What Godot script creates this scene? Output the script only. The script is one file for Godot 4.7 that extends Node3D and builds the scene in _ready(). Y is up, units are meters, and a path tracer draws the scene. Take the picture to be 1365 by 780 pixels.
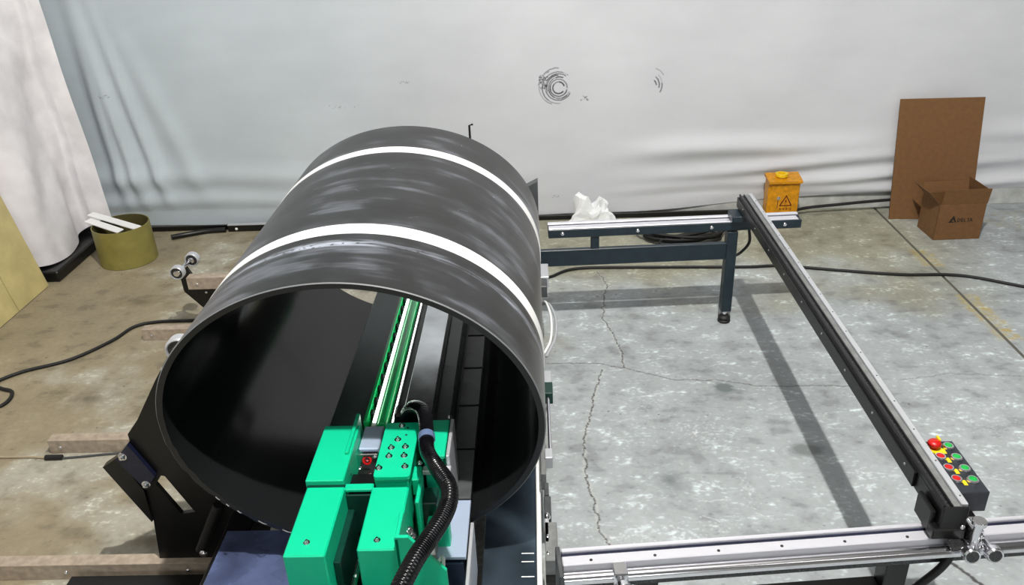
extends Node3D

# ---------------------------------------------------------------- geometry helpers
class Geo:
	var v := PackedVector3Array()
	var n := PackedVector3Array()
	var t := PackedVector2Array()

	func tri(a: Vector3, b: Vector3, c: Vector3, na: Vector3, nb: Vector3, nc: Vector3, ua := Vector2.ZERO, ub := Vector2.ZERO, uc := Vector2.ZERO) -> void:
		if (b - a).cross(c - a).dot(na + nb + nc) > 0.0:
			v.append_array([a, c, b])
			n.append_array([na, nc, nb])
			t.append_array([ua, uc, ub])
		else:
			v.append_array([a, b, c])
			n.append_array([na, nb, nc])
			t.append_array([ua, ub, uc])

	func quad(a: Vector3, b: Vector3, c: Vector3, d: Vector3, nn: Vector3) -> void:
		tri(a, b, c, nn, nn, nn)
		tri(a, c, d, nn, nn, nn)

	func quads(p: Array, q: Array, u: Array) -> void:
		tri(p[0], p[1], p[2], q[0], q[1], q[2], u[0], u[1], u[2])
		tri(p[0], p[2], p[3], q[0], q[2], q[3], u[0], u[2], u[3])

	# chamfered box from its two corners, turned and moved by xf
	func box(lo: Vector3, hi: Vector3, bev := 0.003, xf := Transform3D()) -> void:
		var c := (lo + hi) * 0.5
		var h := (hi - lo).abs() * 0.5
		bev = minf(bev, minf(h.x, minf(h.y, h.z)) * 0.9)
		var i := h - Vector3.ONE * bev
		for ax in 3:
			var bx := (ax + 1) % 3
			var cx := (ax + 2) % 3
			for s in [-1.0, 1.0]:
				var nn := Vector3.ZERO
				nn[ax] = s
				var p := []
				for k in [[-1, -1], [1, -1], [1, 1], [-1, 1]]:
					var q := Vector3.ZERO
					q[ax] = s * h[ax]
					q[bx] = k[0] * i[bx]
					q[cx] = k[1] * i[cx]
					p.append(xf * (c + q))
				quad(p[0], p[1], p[2], p[3], (xf.basis * nn).normalized())
			if bev <= 0.0:
				continue
			for s in [-1.0, 1.0]:
				for r in [-1.0, 1.0]:
					var p := []
					for k in [[0, -1], [0, 1], [1, 1], [1, -1]]:
						var q := Vector3.ZERO
						q[bx] = s * (h[bx] if k[0] == 0 else i[bx])
						q[cx] = r * (i[cx] if k[0] == 0 else h[cx])
						q[ax] = k[1] * i[ax]
						p.append(xf * (c + q))
					var nn := Vector3.ZERO
					nn[bx] = s
					nn[cx] = r
					quad(p[0], p[1], p[2], p[3], (xf.basis * nn).normalized())
		if bev > 0.0:
			for sx in [-1.0, 1.0]:
				for sy in [-1.0, 1.0]:
					for sz in [-1.0, 1.0]:
						var s := Vector3(sx, sy, sz)
						var nn := (xf.basis * s).normalized()
						tri(xf * (c + s * Vector3(h.x, i.y, i.z)), xf * (c + s * Vector3(i.x, h.y, i.z)), xf * (c + s * Vector3(i.x, i.y, h.z)), nn, nn, nn)

	# profile: points (radius, height) turned round xf's y axis; a sharp profile unless smooth
	func lathe(profile: Array, sides := 20, xf := Transform3D(), smooth := false) -> void:
		for k in profile.size() - 1:
			var a: Vector2 = profile[k]
			var b: Vector2 = profile[k + 1]
			var d := b - a
			if d.length() < 1e-7:
				continue
			var fn := Vector2(d.y, -d.x).normalized()
			var fa := fn
			var fb := fn
			if smooth:
				if k > 0:
					var e: Vector2 = a - profile[k - 1]
					fa = (fn + Vector2(e.y, -e.x).normalized()).normalized()
				if k < profile.size() - 2:
					var e2: Vector2 = profile[k + 2] - b
					fb = (fn + Vector2(e2.y, -e2.x).normalized()).normalized()
			for s in sides:
				var g0 := TAU * s / sides
				var g1 := TAU * (s + 1) / sides
				var c0 := Vector3(cos(g0), 0, sin(g0))
				var c1 := Vector3(cos(g1), 0, sin(g1))
				var up := Vector3.UP
				var p := [xf * (c0 * a.x + up * a.y), xf * (c1 * a.x + up * a.y), xf * (c1 * b.x + up * b.y), xf * (c0 * b.x + up * b.y)]
				var q := [(xf.basis * (c0 * fa.x + up * fa.y)).normalized(), (xf.basis * (c1 * fa.x + up * fa.y)).normalized(), (xf.basis * (c1 * fb.x + up * fb.y)).normalized(), (xf.basis * (c0 * fb.x + up * fb.y)).normalized()]
				if a.x < 1e-6:
					tri(p[0], p[2], p[3], q[0], q[2], q[3])
				elif b.x < 1e-6:
					tri(p[0], p[1], p[2], q[0], q[1], q[2])
				else:
					quads(p, q, [Vector2.ZERO, Vector2.ZERO, Vector2.ZERO, Vector2.ZERO])

	func cyl(a: Vector3, b: Vector3, r: float, sides := 18, bev := 0.002) -> void:
		var l := a.distance_to(b)
		bev = minf(bev, minf(r, l) * 0.4)
		lathe([Vector2(0, 0), Vector2(r - bev, 0), Vector2(r, bev), Vector2(r, l - bev), Vector2(r - bev, l), Vector2(0, l)], sides, along(a, b))

	static func along(a: Vector3, b: Vector3) -> Transform3D:
		var y := (b - a).normalized()
		var x := y.cross(Vector3.FORWARD if absf(y.z) < 0.9 else Vector3.RIGHT).normalized()
		return Transform3D(Basis(x, y, x.cross(y)), a)

	# a tube along points; radii one per point, or one for all
	func tube(pts: PackedVector3Array, radius, sides := 10) -> void:
		var rings := []
		var norms := []
		var side := Vector3.ZERO
		for i in pts.size():
			var d := (pts[mini(i + 1, pts.size() - 1)] - pts[maxi(i - 1, 0)]).normalized()
			if i == 0:
				side = d.cross(Vector3.UP if absf(d.y) < 0.9 else Vector3.RIGHT).normalized()
			else:
				side = (side - d * side.dot(d)).normalized()
			var other := d.cross(side)
			var r: float = radius[i] if radius is PackedFloat32Array else radius
			var slope := 0.0
			if radius is PackedFloat32Array:
				slope = (radius[mini(i + 1, pts.size() - 1)] - radius[maxi(i - 1, 0)]) / maxf(0.0001, pts[mini(i + 1, pts.size() - 1)].distance_to(pts[maxi(i - 1, 0)]))
			var ring := PackedVector3Array()
			var nr := PackedVector3Array()
			for s in sides:
				var g := TAU * s / sides
				var o := side * cos(g) + other * sin(g)
				ring.append(pts[i] + o * r)
				nr.append((o - d * slope).normalized())
			rings.append(ring)
			norms.append(nr)
		for i in pts.size() - 1:
			for s in sides:
				var s1 := (s + 1) % sides
				quads([rings[i][s], rings[i][s1], rings[i + 1][s1], rings[i + 1][s]], [norms[i][s], norms[i][s1], norms[i + 1][s1], norms[i + 1][s]], [Vector2.ZERO, Vector2.ZERO, Vector2.ZERO, Vector2.ZERO])
		for e in [0, pts.size() - 1]:
			var nn: Vector3 = (pts[0] - pts[1]).normalized() if e == 0 else (pts[e] - pts[e - 1]).normalized()
			for s in sides:
				tri(pts[e], rings[e][s], rings[e][(s + 1) % sides], nn, nn, nn)

	# flat plate: polygon in the xy plane of xf, from z = 0 back to z = -depth
	func prism(poly: PackedVector2Array, depth: float, xf := Transform3D()) -> void:
		var front := (xf.basis * Vector3.BACK).normalized()
		var idx := Geometry2D.triangulate_polygon(poly)
		for i in range(0, idx.size(), 3):
			var p := []
			for k in 3:
				p.append(Vector3(poly[idx[i + k]].x, poly[idx[i + k]].y, 0))
			tri(xf * p[0], xf * p[1], xf * p[2], front, front, front)
			var dz := Vector3(0, 0, -depth)
			tri(xf * (p[0] + dz), xf * (p[1] + dz), xf * (p[2] + dz), -front, -front, -front)
		var turn := 1.0 if Geometry2D.is_polygon_clockwise(poly) else -1.0
		for i in poly.size():
			var a := poly[i]
			var b := poly[(i + 1) % poly.size()]
			var o := (b - a).orthogonal() * turn
			var nn := (xf.basis * Vector3(-o.x, -o.y, 0)).normalized()
			if Geometry2D.is_point_in_polygon((a + b) * 0.5 + (Vector2(-o.x, -o.y).normalized() * 0.0005), poly):
				nn = -nn
			quad(xf * Vector3(a.x, a.y, 0), xf * Vector3(b.x, b.y, 0), xf * Vector3(b.x, b.y, -depth), xf * Vector3(a.x, a.y, -depth), nn)

	func mesh() -> ArrayMesh:
		var a := []
		a.resize(Mesh.ARRAY_MAX)
		a[Mesh.ARRAY_VERTEX] = v
		a[Mesh.ARRAY_NORMAL] = n
		a[Mesh.ARRAY_TEX_UV] = t
		var m := ArrayMesh.new()
		m.add_surface_from_arrays(Mesh.PRIMITIVE_TRIANGLES, a)
		return m


var M := {}
var used := {}
var rng := RandomNumberGenerator.new()

func numbered(parent: Node, called: String) -> String:
	var key := str(parent.get_instance_id()) + called
	var k: int = used.get(key, 0)
	used[key] = k + 1
	return called if k == 0 else "%s_%03d" % [called, k]

func part(called: String, g, material: Material, parent: Node = self) -> MeshInstance3D:
	var o := MeshInstance3D.new()
	o.name = numbered(parent, called)
	o.mesh = g.mesh() if g is Geo else g
	o.material_override = material
	parent.add_child(o, true)
	return o

func tag(o: Node, label: String, category: String, group := "", kind := "") -> Node:
	o.set_meta("label", label)
	o.set_meta("category", category)
	if group:
		o.set_meta("group", group)
	if kind:
		o.set_meta("kind", kind)
	return o

func thing(called: String, label: String, category: String, at := Vector3.ZERO, turn := 0.0) -> Node3D:
	var o := Node3D.new()
	o.name = numbered(self, called)
	add_child(o, true)
	o.position = at
	o.rotation.y = turn
	tag(o, label, category)
	return o

func bx(lo: Vector3, hi: Vector3, bev := 0.003, xf := Transform3D()) -> Geo:
	var g := Geo.new()
	g.box(lo, hi, bev, xf)
	return g

func rod(a: Vector3, b: Vector3, r: float, sides := 18) -> Geo:
	var g := Geo.new()
	g.cyl(a, b, r, sides)
	return g

func flat(points: Array, depth: float, z: float) -> Geo:
	var g := Geo.new()
	g.prism(PackedVector2Array(points), depth, Transform3D(Basis(), Vector3(0, 0, z)))
	return g

func smooth_path(pts: Array, step := 0.02) -> PackedVector3Array:
	var c := Curve3D.new()
	c.bake_interval = step
	for i in pts.size():
		var d: Vector3 = (pts[mini(i + 1, pts.size() - 1)] - pts[maxi(i - 1, 0)]) * (0.17 if i > 0 and i < pts.size() - 1 else 0.25)
		c.add_point(pts[i], -d, d)
	return c.get_baked_points()

func cable(pts: Array, r: float, sides := 8, step := 0.03) -> Geo:
	var g := Geo.new()
	g.tube(smooth_path(pts, step), r, sides)
	return g

# hexagon bolt with a washer whose axis is up
func bolt(parent: Node, at: Vector3, up: Vector3, r: float, m: Material) -> void:
	var g := Geo.new()
	var xf := Geo.along(at, at + up)
	g.lathe([Vector2(r * 1.45, 0), Vector2(r * 1.45, r * 0.25), Vector2(r * 0.9, r * 0.3)], 16, xf)
	g.lathe([Vector2(r, r * 0.25), Vector2(r, r * 0.9), Vector2(r * 0.85, r * 1.05), Vector2(0, r * 1.05)], 6, xf)
	g.lathe([Vector2(r * 0.5, r), Vector2(r * 0.5, r * 1.6), Vector2(0, r * 1.65)], 10, xf)
	part("bolt", g, m, parent)

func dot(parent: Node, called: String, at: Vector3, up: Vector3, r: float, m: Material) -> void:
	var g := Geo.new()
	g.lathe([Vector2(r, 0), Vector2(r * 0.95, r * 0.35), Vector2(r * 0.6, r * 0.6), Vector2(0, r * 0.65)], 12, Geo.along(at, at + up), true)
	part(called, g, m, parent)

func noise_tex(seed_: int, freq: float, from: float, to: float, size := 512, as_normal := false) -> NoiseTexture2D:
	var fn := FastNoiseLite.new()
	fn.seed = seed_
	fn.frequency = freq
	fn.fractal_octaves = 4
	var nt := NoiseTexture2D.new()
	nt.width = size
	nt.height = size
	nt.seamless = true
	nt.noise = fn
	if as_normal:
		nt.as_normal_map = true
		nt.bump_strength = 3.0
	else:
		var gr := Gradient.new()
		gr.set_color(0, Color(from, from, from))
		gr.set_color(1, Color(to, to, to))
		nt.color_ramp = gr
	return nt

func mat(c: Color, rough := 0.5, metal := 0.0, wear: Texture2D = null, scale := 3.0) -> StandardMaterial3D:
	var m := StandardMaterial3D.new()
	m.albedo_color = c
	m.roughness = rough
	m.metallic = metal
	if wear:
		m.albedo_texture = wear
		m.roughness_texture = wear
		m.roughness_texture_channel = BaseMaterial3D.TEXTURE_CHANNEL_RED
		m.uv1_triplanar = true
		m.uv1_world_triplanar = true
		m.uv1_scale = Vector3.ONE * scale
	return m

func noise_bytes(seed_: int, freq: float, w: int, h: int, stretch_x := 1, stretch_y := 1, oct := 4) -> PackedByteArray:
	var fn := FastNoiseLite.new()
	fn.seed = seed_
	fn.frequency = freq
	fn.fractal_octaves = oct
	var im := fn.get_image(w / stretch_x, h / stretch_y)
	im.convert(Image.FORMAT_L8)
	if stretch_x > 1 or stretch_y > 1:
		im.resize(w, h, Image.INTERPOLATE_CUBIC)
	return im.get_data()

func stamp(px: PackedByteArray, w: int, h: int, x: float, y: float, r: float, c: Color, a: float) -> void:
	for j in range(maxi(0, int(y - r - 1)), mini(h, int(y + r + 2))):
		for i in range(maxi(0, int(x - r - 1)), mini(w, int(x + r + 2))):
			var d := Vector2(i + 0.5 - x, j + 0.5 - y).length()
			var k := clampf(r + 0.5 - d, 0.0, 1.0) * a
			if k > 0.0:
				var o := (j * w + i) * 3
				px[o] = int(lerpf(px[o], c.r8, k))
				px[o + 1] = int(lerpf(px[o + 1], c.g8, k))
				px[o + 2] = int(lerpf(px[o + 2], c.b8, k))

const FX := -4.4
const FZ := -6.6
const FS := 8.8 / 2048.0

func crack(px: PackedByteArray, w: int, h: int, pts: Array, width: float, c: Color, a: float, jit := 1.6) -> void:
	var q := Vector2.ZERO
	for k in pts.size() - 1:
		var p0: Vector2 = pts[k]
		var p1: Vector2 = pts[k + 1]
		var steps := int(p0.distance_to(p1) / FS / 0.7)
		for s in steps:
			var p := p0.lerp(p1, float(s) / steps)
			q = q * 0.9 + Vector2(rng.randf_range(-1, 1), rng.randf_range(-1, 1)) * jit * 0.35
			stamp(px, w, h, (p.x - FX) / FS + q.x, (p.y - FZ) / FS + q.y, width * rng.randf_range(0.5, 1.2), c, a * rng.randf_range(0.6, 1.0))

func floor_texture() -> ImageTexture:
	var w := 2048
	var h := 1088
	var na := noise_bytes(3, 0.004, w, h)
	var nb := noise_bytes(5, 0.018, w, h)
	var nc := noise_bytes(7, 0.09, w, h, 1, 1, 5)
	var nd := noise_bytes(9, 0.05, w, h, 4, 1, 5)
	var ne := noise_bytes(13, 0.16, w, h, 2, 1, 5)
	var px := PackedByteArray()
	px.resize(w * h * 3)
	var o := 0
	for j in h:
		var z := FZ + j * FS
		for i in w:
			var x := FX + i * FS
			var k := j * w + i
			var a := na[k] / 255.0
			var b := nb[k] / 255.0
			var c := nc[k] / 255.0
			var d := nd[k] / 255.0
			var e := ne[k] / 255.0
			var left := smoothstep(0.1, -1.2, x + (a - 0.5) * 1.6)
			var brown := smoothstep(-1.6, -2.9, x + (a - 0.5) * 2.6 + (b - 0.5) * 0.9)
			var back := smoothstep(-4.7, -5.7, z + (a - 0.5) * 1.2) * smoothstep(3.4, 2.6, x)
			var r := 0.665
			var g := 0.69
			var bl := 0.70
			r = lerpf(r, 0.62, back)
			g = lerpf(g, 0.615, back)
			bl = lerpf(bl, 0.54, back)
			r = lerpf(r, lerpf(0.65, 0.60, brown), left)
			g = lerpf(g, lerpf(0.635, 0.555, brown), left)
			bl = lerpf(bl, lerpf(0.58, 0.455, brown), left)
			var m := 0.93 + 0.12 * (a - 0.5) + 0.10 * (b - 0.5) + 0.07 * (c - 0.5)
			var scuff := (smoothstep(0.56, 0.74, d * 0.55 + b * 0.45) * smoothstep(0.46, 0.62, c) * 0.7 + smoothstep(0.60, 0.72, e * 0.75 + d * 0.25) * smoothstep(0.35, 0.6, b) * 0.9) * (1.0 - 0.85 * left * brown)
			var pit := smoothstep(0.30, 0.22, e * 0.8 + b * 0.2)
			var dirt := smoothstep(0.40, 0.24, b * 0.6 + d * 0.4)
			m = m - 0.09 * dirt - 0.10 * pit
			r = r * m + 0.13 * scuff
			g = g * m + 0.15 * scuff
			bl = bl * m + 0.15 * scuff
			px[o] = int(clampf(r, 0, 1) * 255)
			px[o + 1] = int(clampf(g, 0, 1) * 255)
			px[o + 2] = int(clampf(bl, 0, 1) * 255)
			o += 3
	# worn patches and stains of their own shape
	for s in [[0.60, -3.10, 0.16, 0.25, Color(0.42, 0.45, 0.45)], [1.02, -3.86, 0.05, 0.04, Color(0.40, 0.44, 0.44)], [1.3, -3.3, 0.10, 0.05, Color(0.46, 0.48, 0.48)], [-2.6, -3.9, 0.3, 0.12, Color(0.40, 0.36, 0.29)], [-2.8, -5.1, 0.35, 0.08, Color(0.42, 0.38, 0.28)], [-1.75, -2.75, 0.25, 0.12, Color(0.42, 0.38, 0.30)]]:
		for q in 260:
			var g0 := rng.randf() * TAU
			var rr := absf(rng.randfn(0.0, 0.65))
			stamp(px, w, h, (s[0] + cos(g0) * rr * s[2] - FX) / FS, (s[1] + sin(g0) * rr * s[3] - FZ) / FS, rng.randf_range(2, 9), s[4], 0.035)
	for s in [[0.79, -3.46, 0.13, 0.16, 260], [0.95, -2.98, 0.04, 0.22, 120], [0.30, -2.72, 0.25, 0.05, 160], [2.3, -3.5, 0.35, 0.35, 420], [0.75, -2.78, 0.3, 0.10, 120], [0.55, -3.7, 0.4, 0.3, 160], [1.5, -3.6, 0.5, 0.4, 160], [1.9, -5.9, 0.12, 0.25, 50]]:
		for q in int(s[4]):
			var g0 := rng.randf() * TAU
			var rr := absf(rng.randfn(0.0, 0.7))
			stamp(px, w, h, (s[0] + cos(g0) * rr * s[2] - FX) / FS, (s[1] + sin(g0) * rr * s[3] - FZ) / FS, rng.randf_range(0.2, 1.5), Color(0.86, 0.87, 0.88), rng.randf_range(0.1, 0.45))
	for q in 300:
		stamp(px, w, h, rng.randf() * w, rng.randf() * h, rng.randf_range(0.5, 1.4), Color(0.22, 0.21, 0.2), rng.randf_range(0.3, 0.8))
	for q in 55:
		var p := Vector2(rng.randf_range(0.1, 4.0), rng.randf_range(-6.0, -2.4))
		crack(px, w, h, [p, p + Vector2(rng.randf_range(-0.16, 0.16), rng.randf_range(-0.05, 0.05))], 0.8, Color(0.85, 0.86, 0.87), 0.4)
	var main := [Vector2(0.43, -5.39), Vector2(0.48, -5.18), Vector2(0.43, -4.89), Vector2(0.41, -4.67), Vector2(0.45, -4.54), Vector2(0.49, -4.28), Vector2(0.49, -4.09)]
	var low := [Vector2(0.36, -4.08), Vector2(0.28, -3.73), Vector2(0.22, -3.44), Vector2(0.20, -3.12), Vector2(0.24, -2.94), Vector2(0.24, -2.78), Vector2(0.29, -2.62), Vector2(0.33, -2.3)]
	var across := [Vector2(0.04, -4.16), Vector2(0.31, -4.15), Vector2(0.49, -4.09), Vector2(0.74, -3.96), Vector2(1.0, -3.94), Vector2(1.25, -3.86), Vector2(1.76, -3.86)]
	for c in [main, low]:
		crack(px, w, h, c, 2.0, Color(0.74, 0.75, 0.73), 0.22, 2.4)
		crack(px, w, h, c, 0.75, Color(0.22, 0.22, 0.21), 0.85, 2.4)
	crack(px, w, h, across, 1.0, Color(0.34, 0.35, 0.33), 0.55, 2.0)
	crack(px, w, h, [Vector2(2.0, -3.9), Vector2(2.3, -3.95), Vector2(2.7, -3.9)], 0.8, Color(0.4, 0.41, 0.4), 0.4, 2.0)
	crack(px, w, h, [Vector2(1.62, -2.75), Vector2(1.66, -2.55), Vector2(1.75, -2.4)], 1.8, Color(0.25, 0.25, 0.25), 0.8, 2.0)
	# worn yellow line along the joint
	for q in 700:
		var z := rng.randf_range(-5.7, -4.3)
		if sin(z * 9.0) + sin(z * 4.1 + 1.0) < -0.2:
			continue
		stamp(px, w, h, (2.79 + rng.randf_range(-0.05, 0.09) - FX) / FS, (z - FZ) / FS, rng.randf_range(1.5, 5), Color(0.72, 0.60, 0.28), 0.13)
	for q in 300:
		stamp(px, w, h, (rng.randf_range(3.1, 4.4) - FX) / FS, (rng.randf_range(-6.3, -5.95) - FZ) / FS, rng.randf_range(2, 6), Color(0.62, 0.55, 0.36), 0.12)
	return ImageTexture.create_from_image(Image.create_from_data(w, h, false, Image.FORMAT_RGB8, px))

func sheet_texture() -> ImageTexture:
	var w := 2048
	var h := 512
	var na := noise_bytes(21, 0.004, w, h)
	var nb := noise_bytes(23, 0.02, w, h, 3, 1)
	var px := PackedByteArray()
	px.resize(w * h * 3)
	var o := 0
	for j in h:
		var y := (h - j) * FS
		for i in w:
			var x := FX + i * FS
			var k := j * w + i
			var m := 0.805 + 0.03 * (na[k] / 255.0 - 0.5) + 0.02 * (nb[k] / 255.0 - 0.5)
			var cool := smoothstep(0.3, -3.0, x)
			px[o] = int(clampf(m - 0.085 * cool, 0, 1) * 255)
			px[o + 1] = int(clampf(m + 0.008 - 0.05 * cool, 0, 1) * 255)
			px[o + 2] = int(clampf(m + 0.03 - 0.042 * cool, 0, 1) * 255)
			o += 3
	# rubbed rings left by round stock
	for ring in [[0.20, 1.09, 0.045, 0.3, 5.6, 1.0], [0.20, 1.09, 0.066, 0.0, 6.1, 1.0], [0.205, 1.09, 0.083, 1.2, 5.9, 0.95], [0.20, 1.095, 0.102, 1.0, 5.8, 0.9], [0.195, 1.09, 0.122, 0.9, 4.9, 0.8], [0.19, 1.10, 0.142, 1.5, 4.4, 0.6], [0.20, 1.095, 0.092, 1.6, 3.6, 0.8], [0.19, 1.08, 0.15, 2.0, 2.9, 0.5], [0.89, 1.08, 0.09, -0.2, 0.9, 0.7], [0.89, 1.08, 0.112, -0.5, 0.8, 0.7], [0.90, 1.09, 0.13, 0.55, 1.2, 0.5], [0.89, 1.07, 0.07, 0.2, 0.8, 0.7]]:
		var g0: float = ring[3]
		var gap := 1.0
		while g0 < ring[4]:
			if rng.randf() < 0.05:
				gap = rng.randf_range(0.1, 1.0)
			var rr: float = ring[2] + rng.randf_range(-0.002, 0.002)
			stamp(px, w, h, (ring[0] + cos(g0) * rr - FX) / FS, h - (ring[1] + sin(g0) * rr) / FS, 0.75, Color(0.16, 0.16, 0.18), ring[5] * gap * 0.8)
			g0 += 0.03
	for q in 60:
		stamp(px, w, h, (0.075 + rng.randf_range(-0.025, 0.04) - FX) / FS, h - (1.13 + rng.randf_range(-0.05, 0.06)) / FS, rng.randf_range(0.5, 1.6), Color(0.15, 0.15, 0.17), 0.45)
	for q in 14:
		stamp(px, w, h, (0.40 + rng.randf_range(-0.03, 0.03) - FX) / FS, h - (1.0 + rng.randf_range(-0.015, 0.02)) / FS, rng.randf_range(0.5, 1.5), Color(0.3, 0.3, 0.32), 0.5)
	for s in [[-1.0, 1.16, 0.05], [-1.5, 0.99, 0.12], [0.16, 0.19, 0.03], [-3.35, 1.15, 0.05]]:
		for q in 12:
			stamp(px, w, h, (s[0] + rng.randf_range(-1, 1) * s[2] - FX) / FS, h - (s[1] + rng.randf_range(-1, 1) * 0.012) / FS, rng.randf_range(0.5, 1.2), Color(0.4, 0.42, 0.45), 0.45)
	return ImageTexture.create_from_image(Image.create_from_data(w, h, false, Image.FORMAT_RGB8, px))

func pipe_texture() -> ImageTexture:
	var w := 1536
	var h := 768
	var na := noise_bytes(41, 0.02, w, h, 6, 1)
	var nb := noise_bytes(43, 0.006, w, h)
	var nc := noise_bytes(47, 0.12, w, h, 8, 1, 5)
	var px := PackedByteArray()
	px.resize(w * h * 3)
	var o := 0
	for j in h:
		var tt := float(j) / h * 1.71
		for i in w:
			var k := j * w + i
			var a := na[k] / 255.0
			var b := nb[k] / 255.0
			var c := nc[k] / 255.0
			var m := 0.085 + 0.11 * (b - 0.4) + 0.10 * (a - 0.5) + 0.05 * (c - 0.5)
			m += 0.16 * smoothstep(0.50, 0.72, a * 0.5 + b * 0.5) * (0.6 + 0.8 * c) - 0.05 * smoothstep(0.45, 0.3, b)
			# scuffed ring where the pipe has run on rollers
			var ring := smoothstep(0.034, 0.018, absf(tt - 0.300)) * smoothstep(0.30, 0.62, c * 0.6 + a * 0.3 + b * 0.2) * (0.75 + 0.4 * a)
			var ring2 := smoothstep(0.02, 0.006, absf(tt - 1.395)) * 0.35
			m += 0.34 * ring + 0.3 * ring2
			px[o] = int(clampf(m * 0.96, 0, 1) * 255)
			px[o + 1] = int(clampf(m, 0, 1) * 255)
			px[o + 2] = int(clampf(m * 1.08, 0, 1) * 255)
			o += 3
	for q in 90:
		var x := rng.randf() * w
		var y := rng.randf() * h
		var dx := rng.randf_range(-1.0, 1.0)
		var dy := rng.randf_range(-0.8, 0.8)
		var len := rng.randi_range(4, 26)
		for s in len:
			stamp(px, w, h, x + dx * s, y + dy * s, rng.randf_range(0.4, 1.0), Color(0.62, 0.63, 0.64), 0.35)
	for q in 240:
		stamp(px, w, h, rng.randf() * w, (0.300 + rng.randf_range(-0.03, 0.035)) / 1.71 * h, rng.randf_range(0.5, 2.2), Color(0.07, 0.07, 0.08), rng.randf_range(0.3, 0.8))
	return ImageTexture.create_from_image(Image.create_from_data(w, h, false, Image.FORMAT_RGB8, px))

func smoothstep(a: float, b: float, x: float) -> float:
	var t := clampf((x - a) / (b - a), 0.0, 1.0)
	return t * t * (3.0 - 2.0 * t)

# ---------------------------------------------------------------- scene
const PC := Vector3(-0.6244, 1.0035, -2.2010)   # centre of the pipe's near end
const PA := 0.6386
const PB := 0.5200
const PL := 1.7105

func ring_point(g: float, s: float) -> Vector2:
	var u := PA * s * cos(g)
	var v := PB * s * sin(g)
	var tilt := -0.047
	return Vector2(PC.x + u * cos(tilt) - v * sin(tilt), PC.y + u * sin(tilt) + v * cos(tilt))

func ring_normal(g: float) -> Vector3:
	var u := cos(g) / PA
	var v := sin(g) / PB
	var tilt := -0.047
	return Vector3(u * cos(tilt) - v * sin(tilt), u * sin(tilt) + v * cos(tilt), 0).normalized()

func _ready() -> void:
	rng.seed = 11
	setup_camera_and_light()
	make_materials()
	build_room()
	build_pipe()
	build_bed()
	build_boom()
	build_carriage()
	build_far_rail()
	build_front_rail()
	build_crossbeam()
	build_control_box()
	build_background()
	build_cables()

func setup_camera_and_light() -> void:
	var cam := Camera3D.new()
	cam.name = "camera"
	cam.fov = 39.0435
	cam.near = 0.05
	cam.far = 60.0
	cam.transform = Transform3D(Basis(Vector3(0.9991371, -0.0382335, -0.0162254), Vector3(0.0266656, 0.8900044, -0.4551714), Vector3(0.0318435, 0.4543460, 0.8902560)).orthonormalized(), Vector3(0, 2.6, 0))
	add_child(cam)
	cam.current = true
	var we := WorldEnvironment.new()
	we.name = "world_environment"
	var e := Environment.new()
	e.background_mode = Environment.BG_COLOR
	e.background_color = Color(0.02, 0.02, 0.02)
	e.tonemap_mode = Environment.TONE_MAPPER_LINEAR
	e.tonemap_exposure = 1.0
	e.sdfgi_enabled = true
	e.ssao_enabled = true
	e.ssil_enabled = true
	we.environment = e
	add_child(we)
	lamp(Vector3(0.42, 6.0, -1.35), 40.0, Color(1.0, 0.985, 0.96), 0.06, "round bare globe ceiling lamp above the black pipe")
	fill_window(Vector3(0.5, 2.9, 6.94), Vector2(4.5, 2.2), 9.0)
	fill_lamp(Vector3(-1.5, 6.3, 3.0), 1.5, "added ceiling fill panel at the left, unseen behind the camera")
	fill_lamp(Vector3(4.0, 6.3, 2.5), 1.5, "added ceiling fill panel at the right, unseen behind the camera")

func lamp(at: Vector3, energy: float, c: Color, size: float, label: String) -> void:
	var t := thing("ceiling_lamp", label, "lamp", at)
	var g := Geo.new()
	g.lathe([Vector2(0.0, 0.6), Vector2(0.05, 0.6), Vector2(0.05, 0.2), Vector2(size * 0.7, 0.16), Vector2(size * 0.7, 0.09), Vector2(0, 0.09)], 24)
	part("lamp_socket", g, mat(Color(0.6, 0.6, 0.6), 0.5), t)
	var em := mat(Color(1, 1, 1), 0.4)
	em.emission_enabled = true
	em.emission = c
	em.emission_energy_multiplier = 6.0
	var b := SphereMesh.new()
	b.radius = size * 1.15
	b.height = size * 2.3
	part("lamp_bulb", b, em, t)
	var l := OmniLight3D.new()
	l.name = "lamp_light"
	l.light_energy = energy
	l.light_color = c
	l.light_size = size
	l.omni_range = 30.0
	l.omni_attenuation = 2.0
	l.shadow_enabled = true
	t.add_child(l)

func fill_window(at: Vector3, size: Vector2, energy: float) -> void:  # unseen glowing opening, added to send fill light into the pipe
	var t := Node3D.new()
	t.name = "window_1"
	add_child(t)
	tag(t, "added glowing window giving fill light from the unseen front wall", "window", "", "structure")
	t.position = at
	part("fill_frame", bx(Vector3(-size.x / 2 - 0.08, -size.y / 2 - 0.08, 0.01), Vector3(size.x / 2 + 0.08, size.y / 2 + 0.08, 0.05), 0.01), mat(Color(0.7, 0.7, 0.7), 0.5), t)
	var em := mat(Color(1, 1, 1), 0.4)
	em.emission_enabled = true
	em.emission = Color(0.95, 0.98, 1.0)
	em.emission_energy_multiplier = 1.2
	for k in 3:
		part("fill_pane", bx(Vector3(-size.x / 2 + k * size.x / 3 + 0.03, -size.y / 2, -0.004), Vector3(-size.x / 2 + (k + 1) * size.x / 3 - 0.03, size.y / 2, 0.01), 0.002), em, t)
	var l := AreaLight3D.new()
	l.name = "fill_glow"
	l.area_size = size
	l.light_energy = energy
	l.light_color = Color(0.95, 0.98, 1.0)
	l.area_range = 30.0
	l.area_attenuation = 2.0
	l.shadow_enabled = true
	t.add_child(l)
	l.position = Vector3(0, 0, -0.03)

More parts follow.
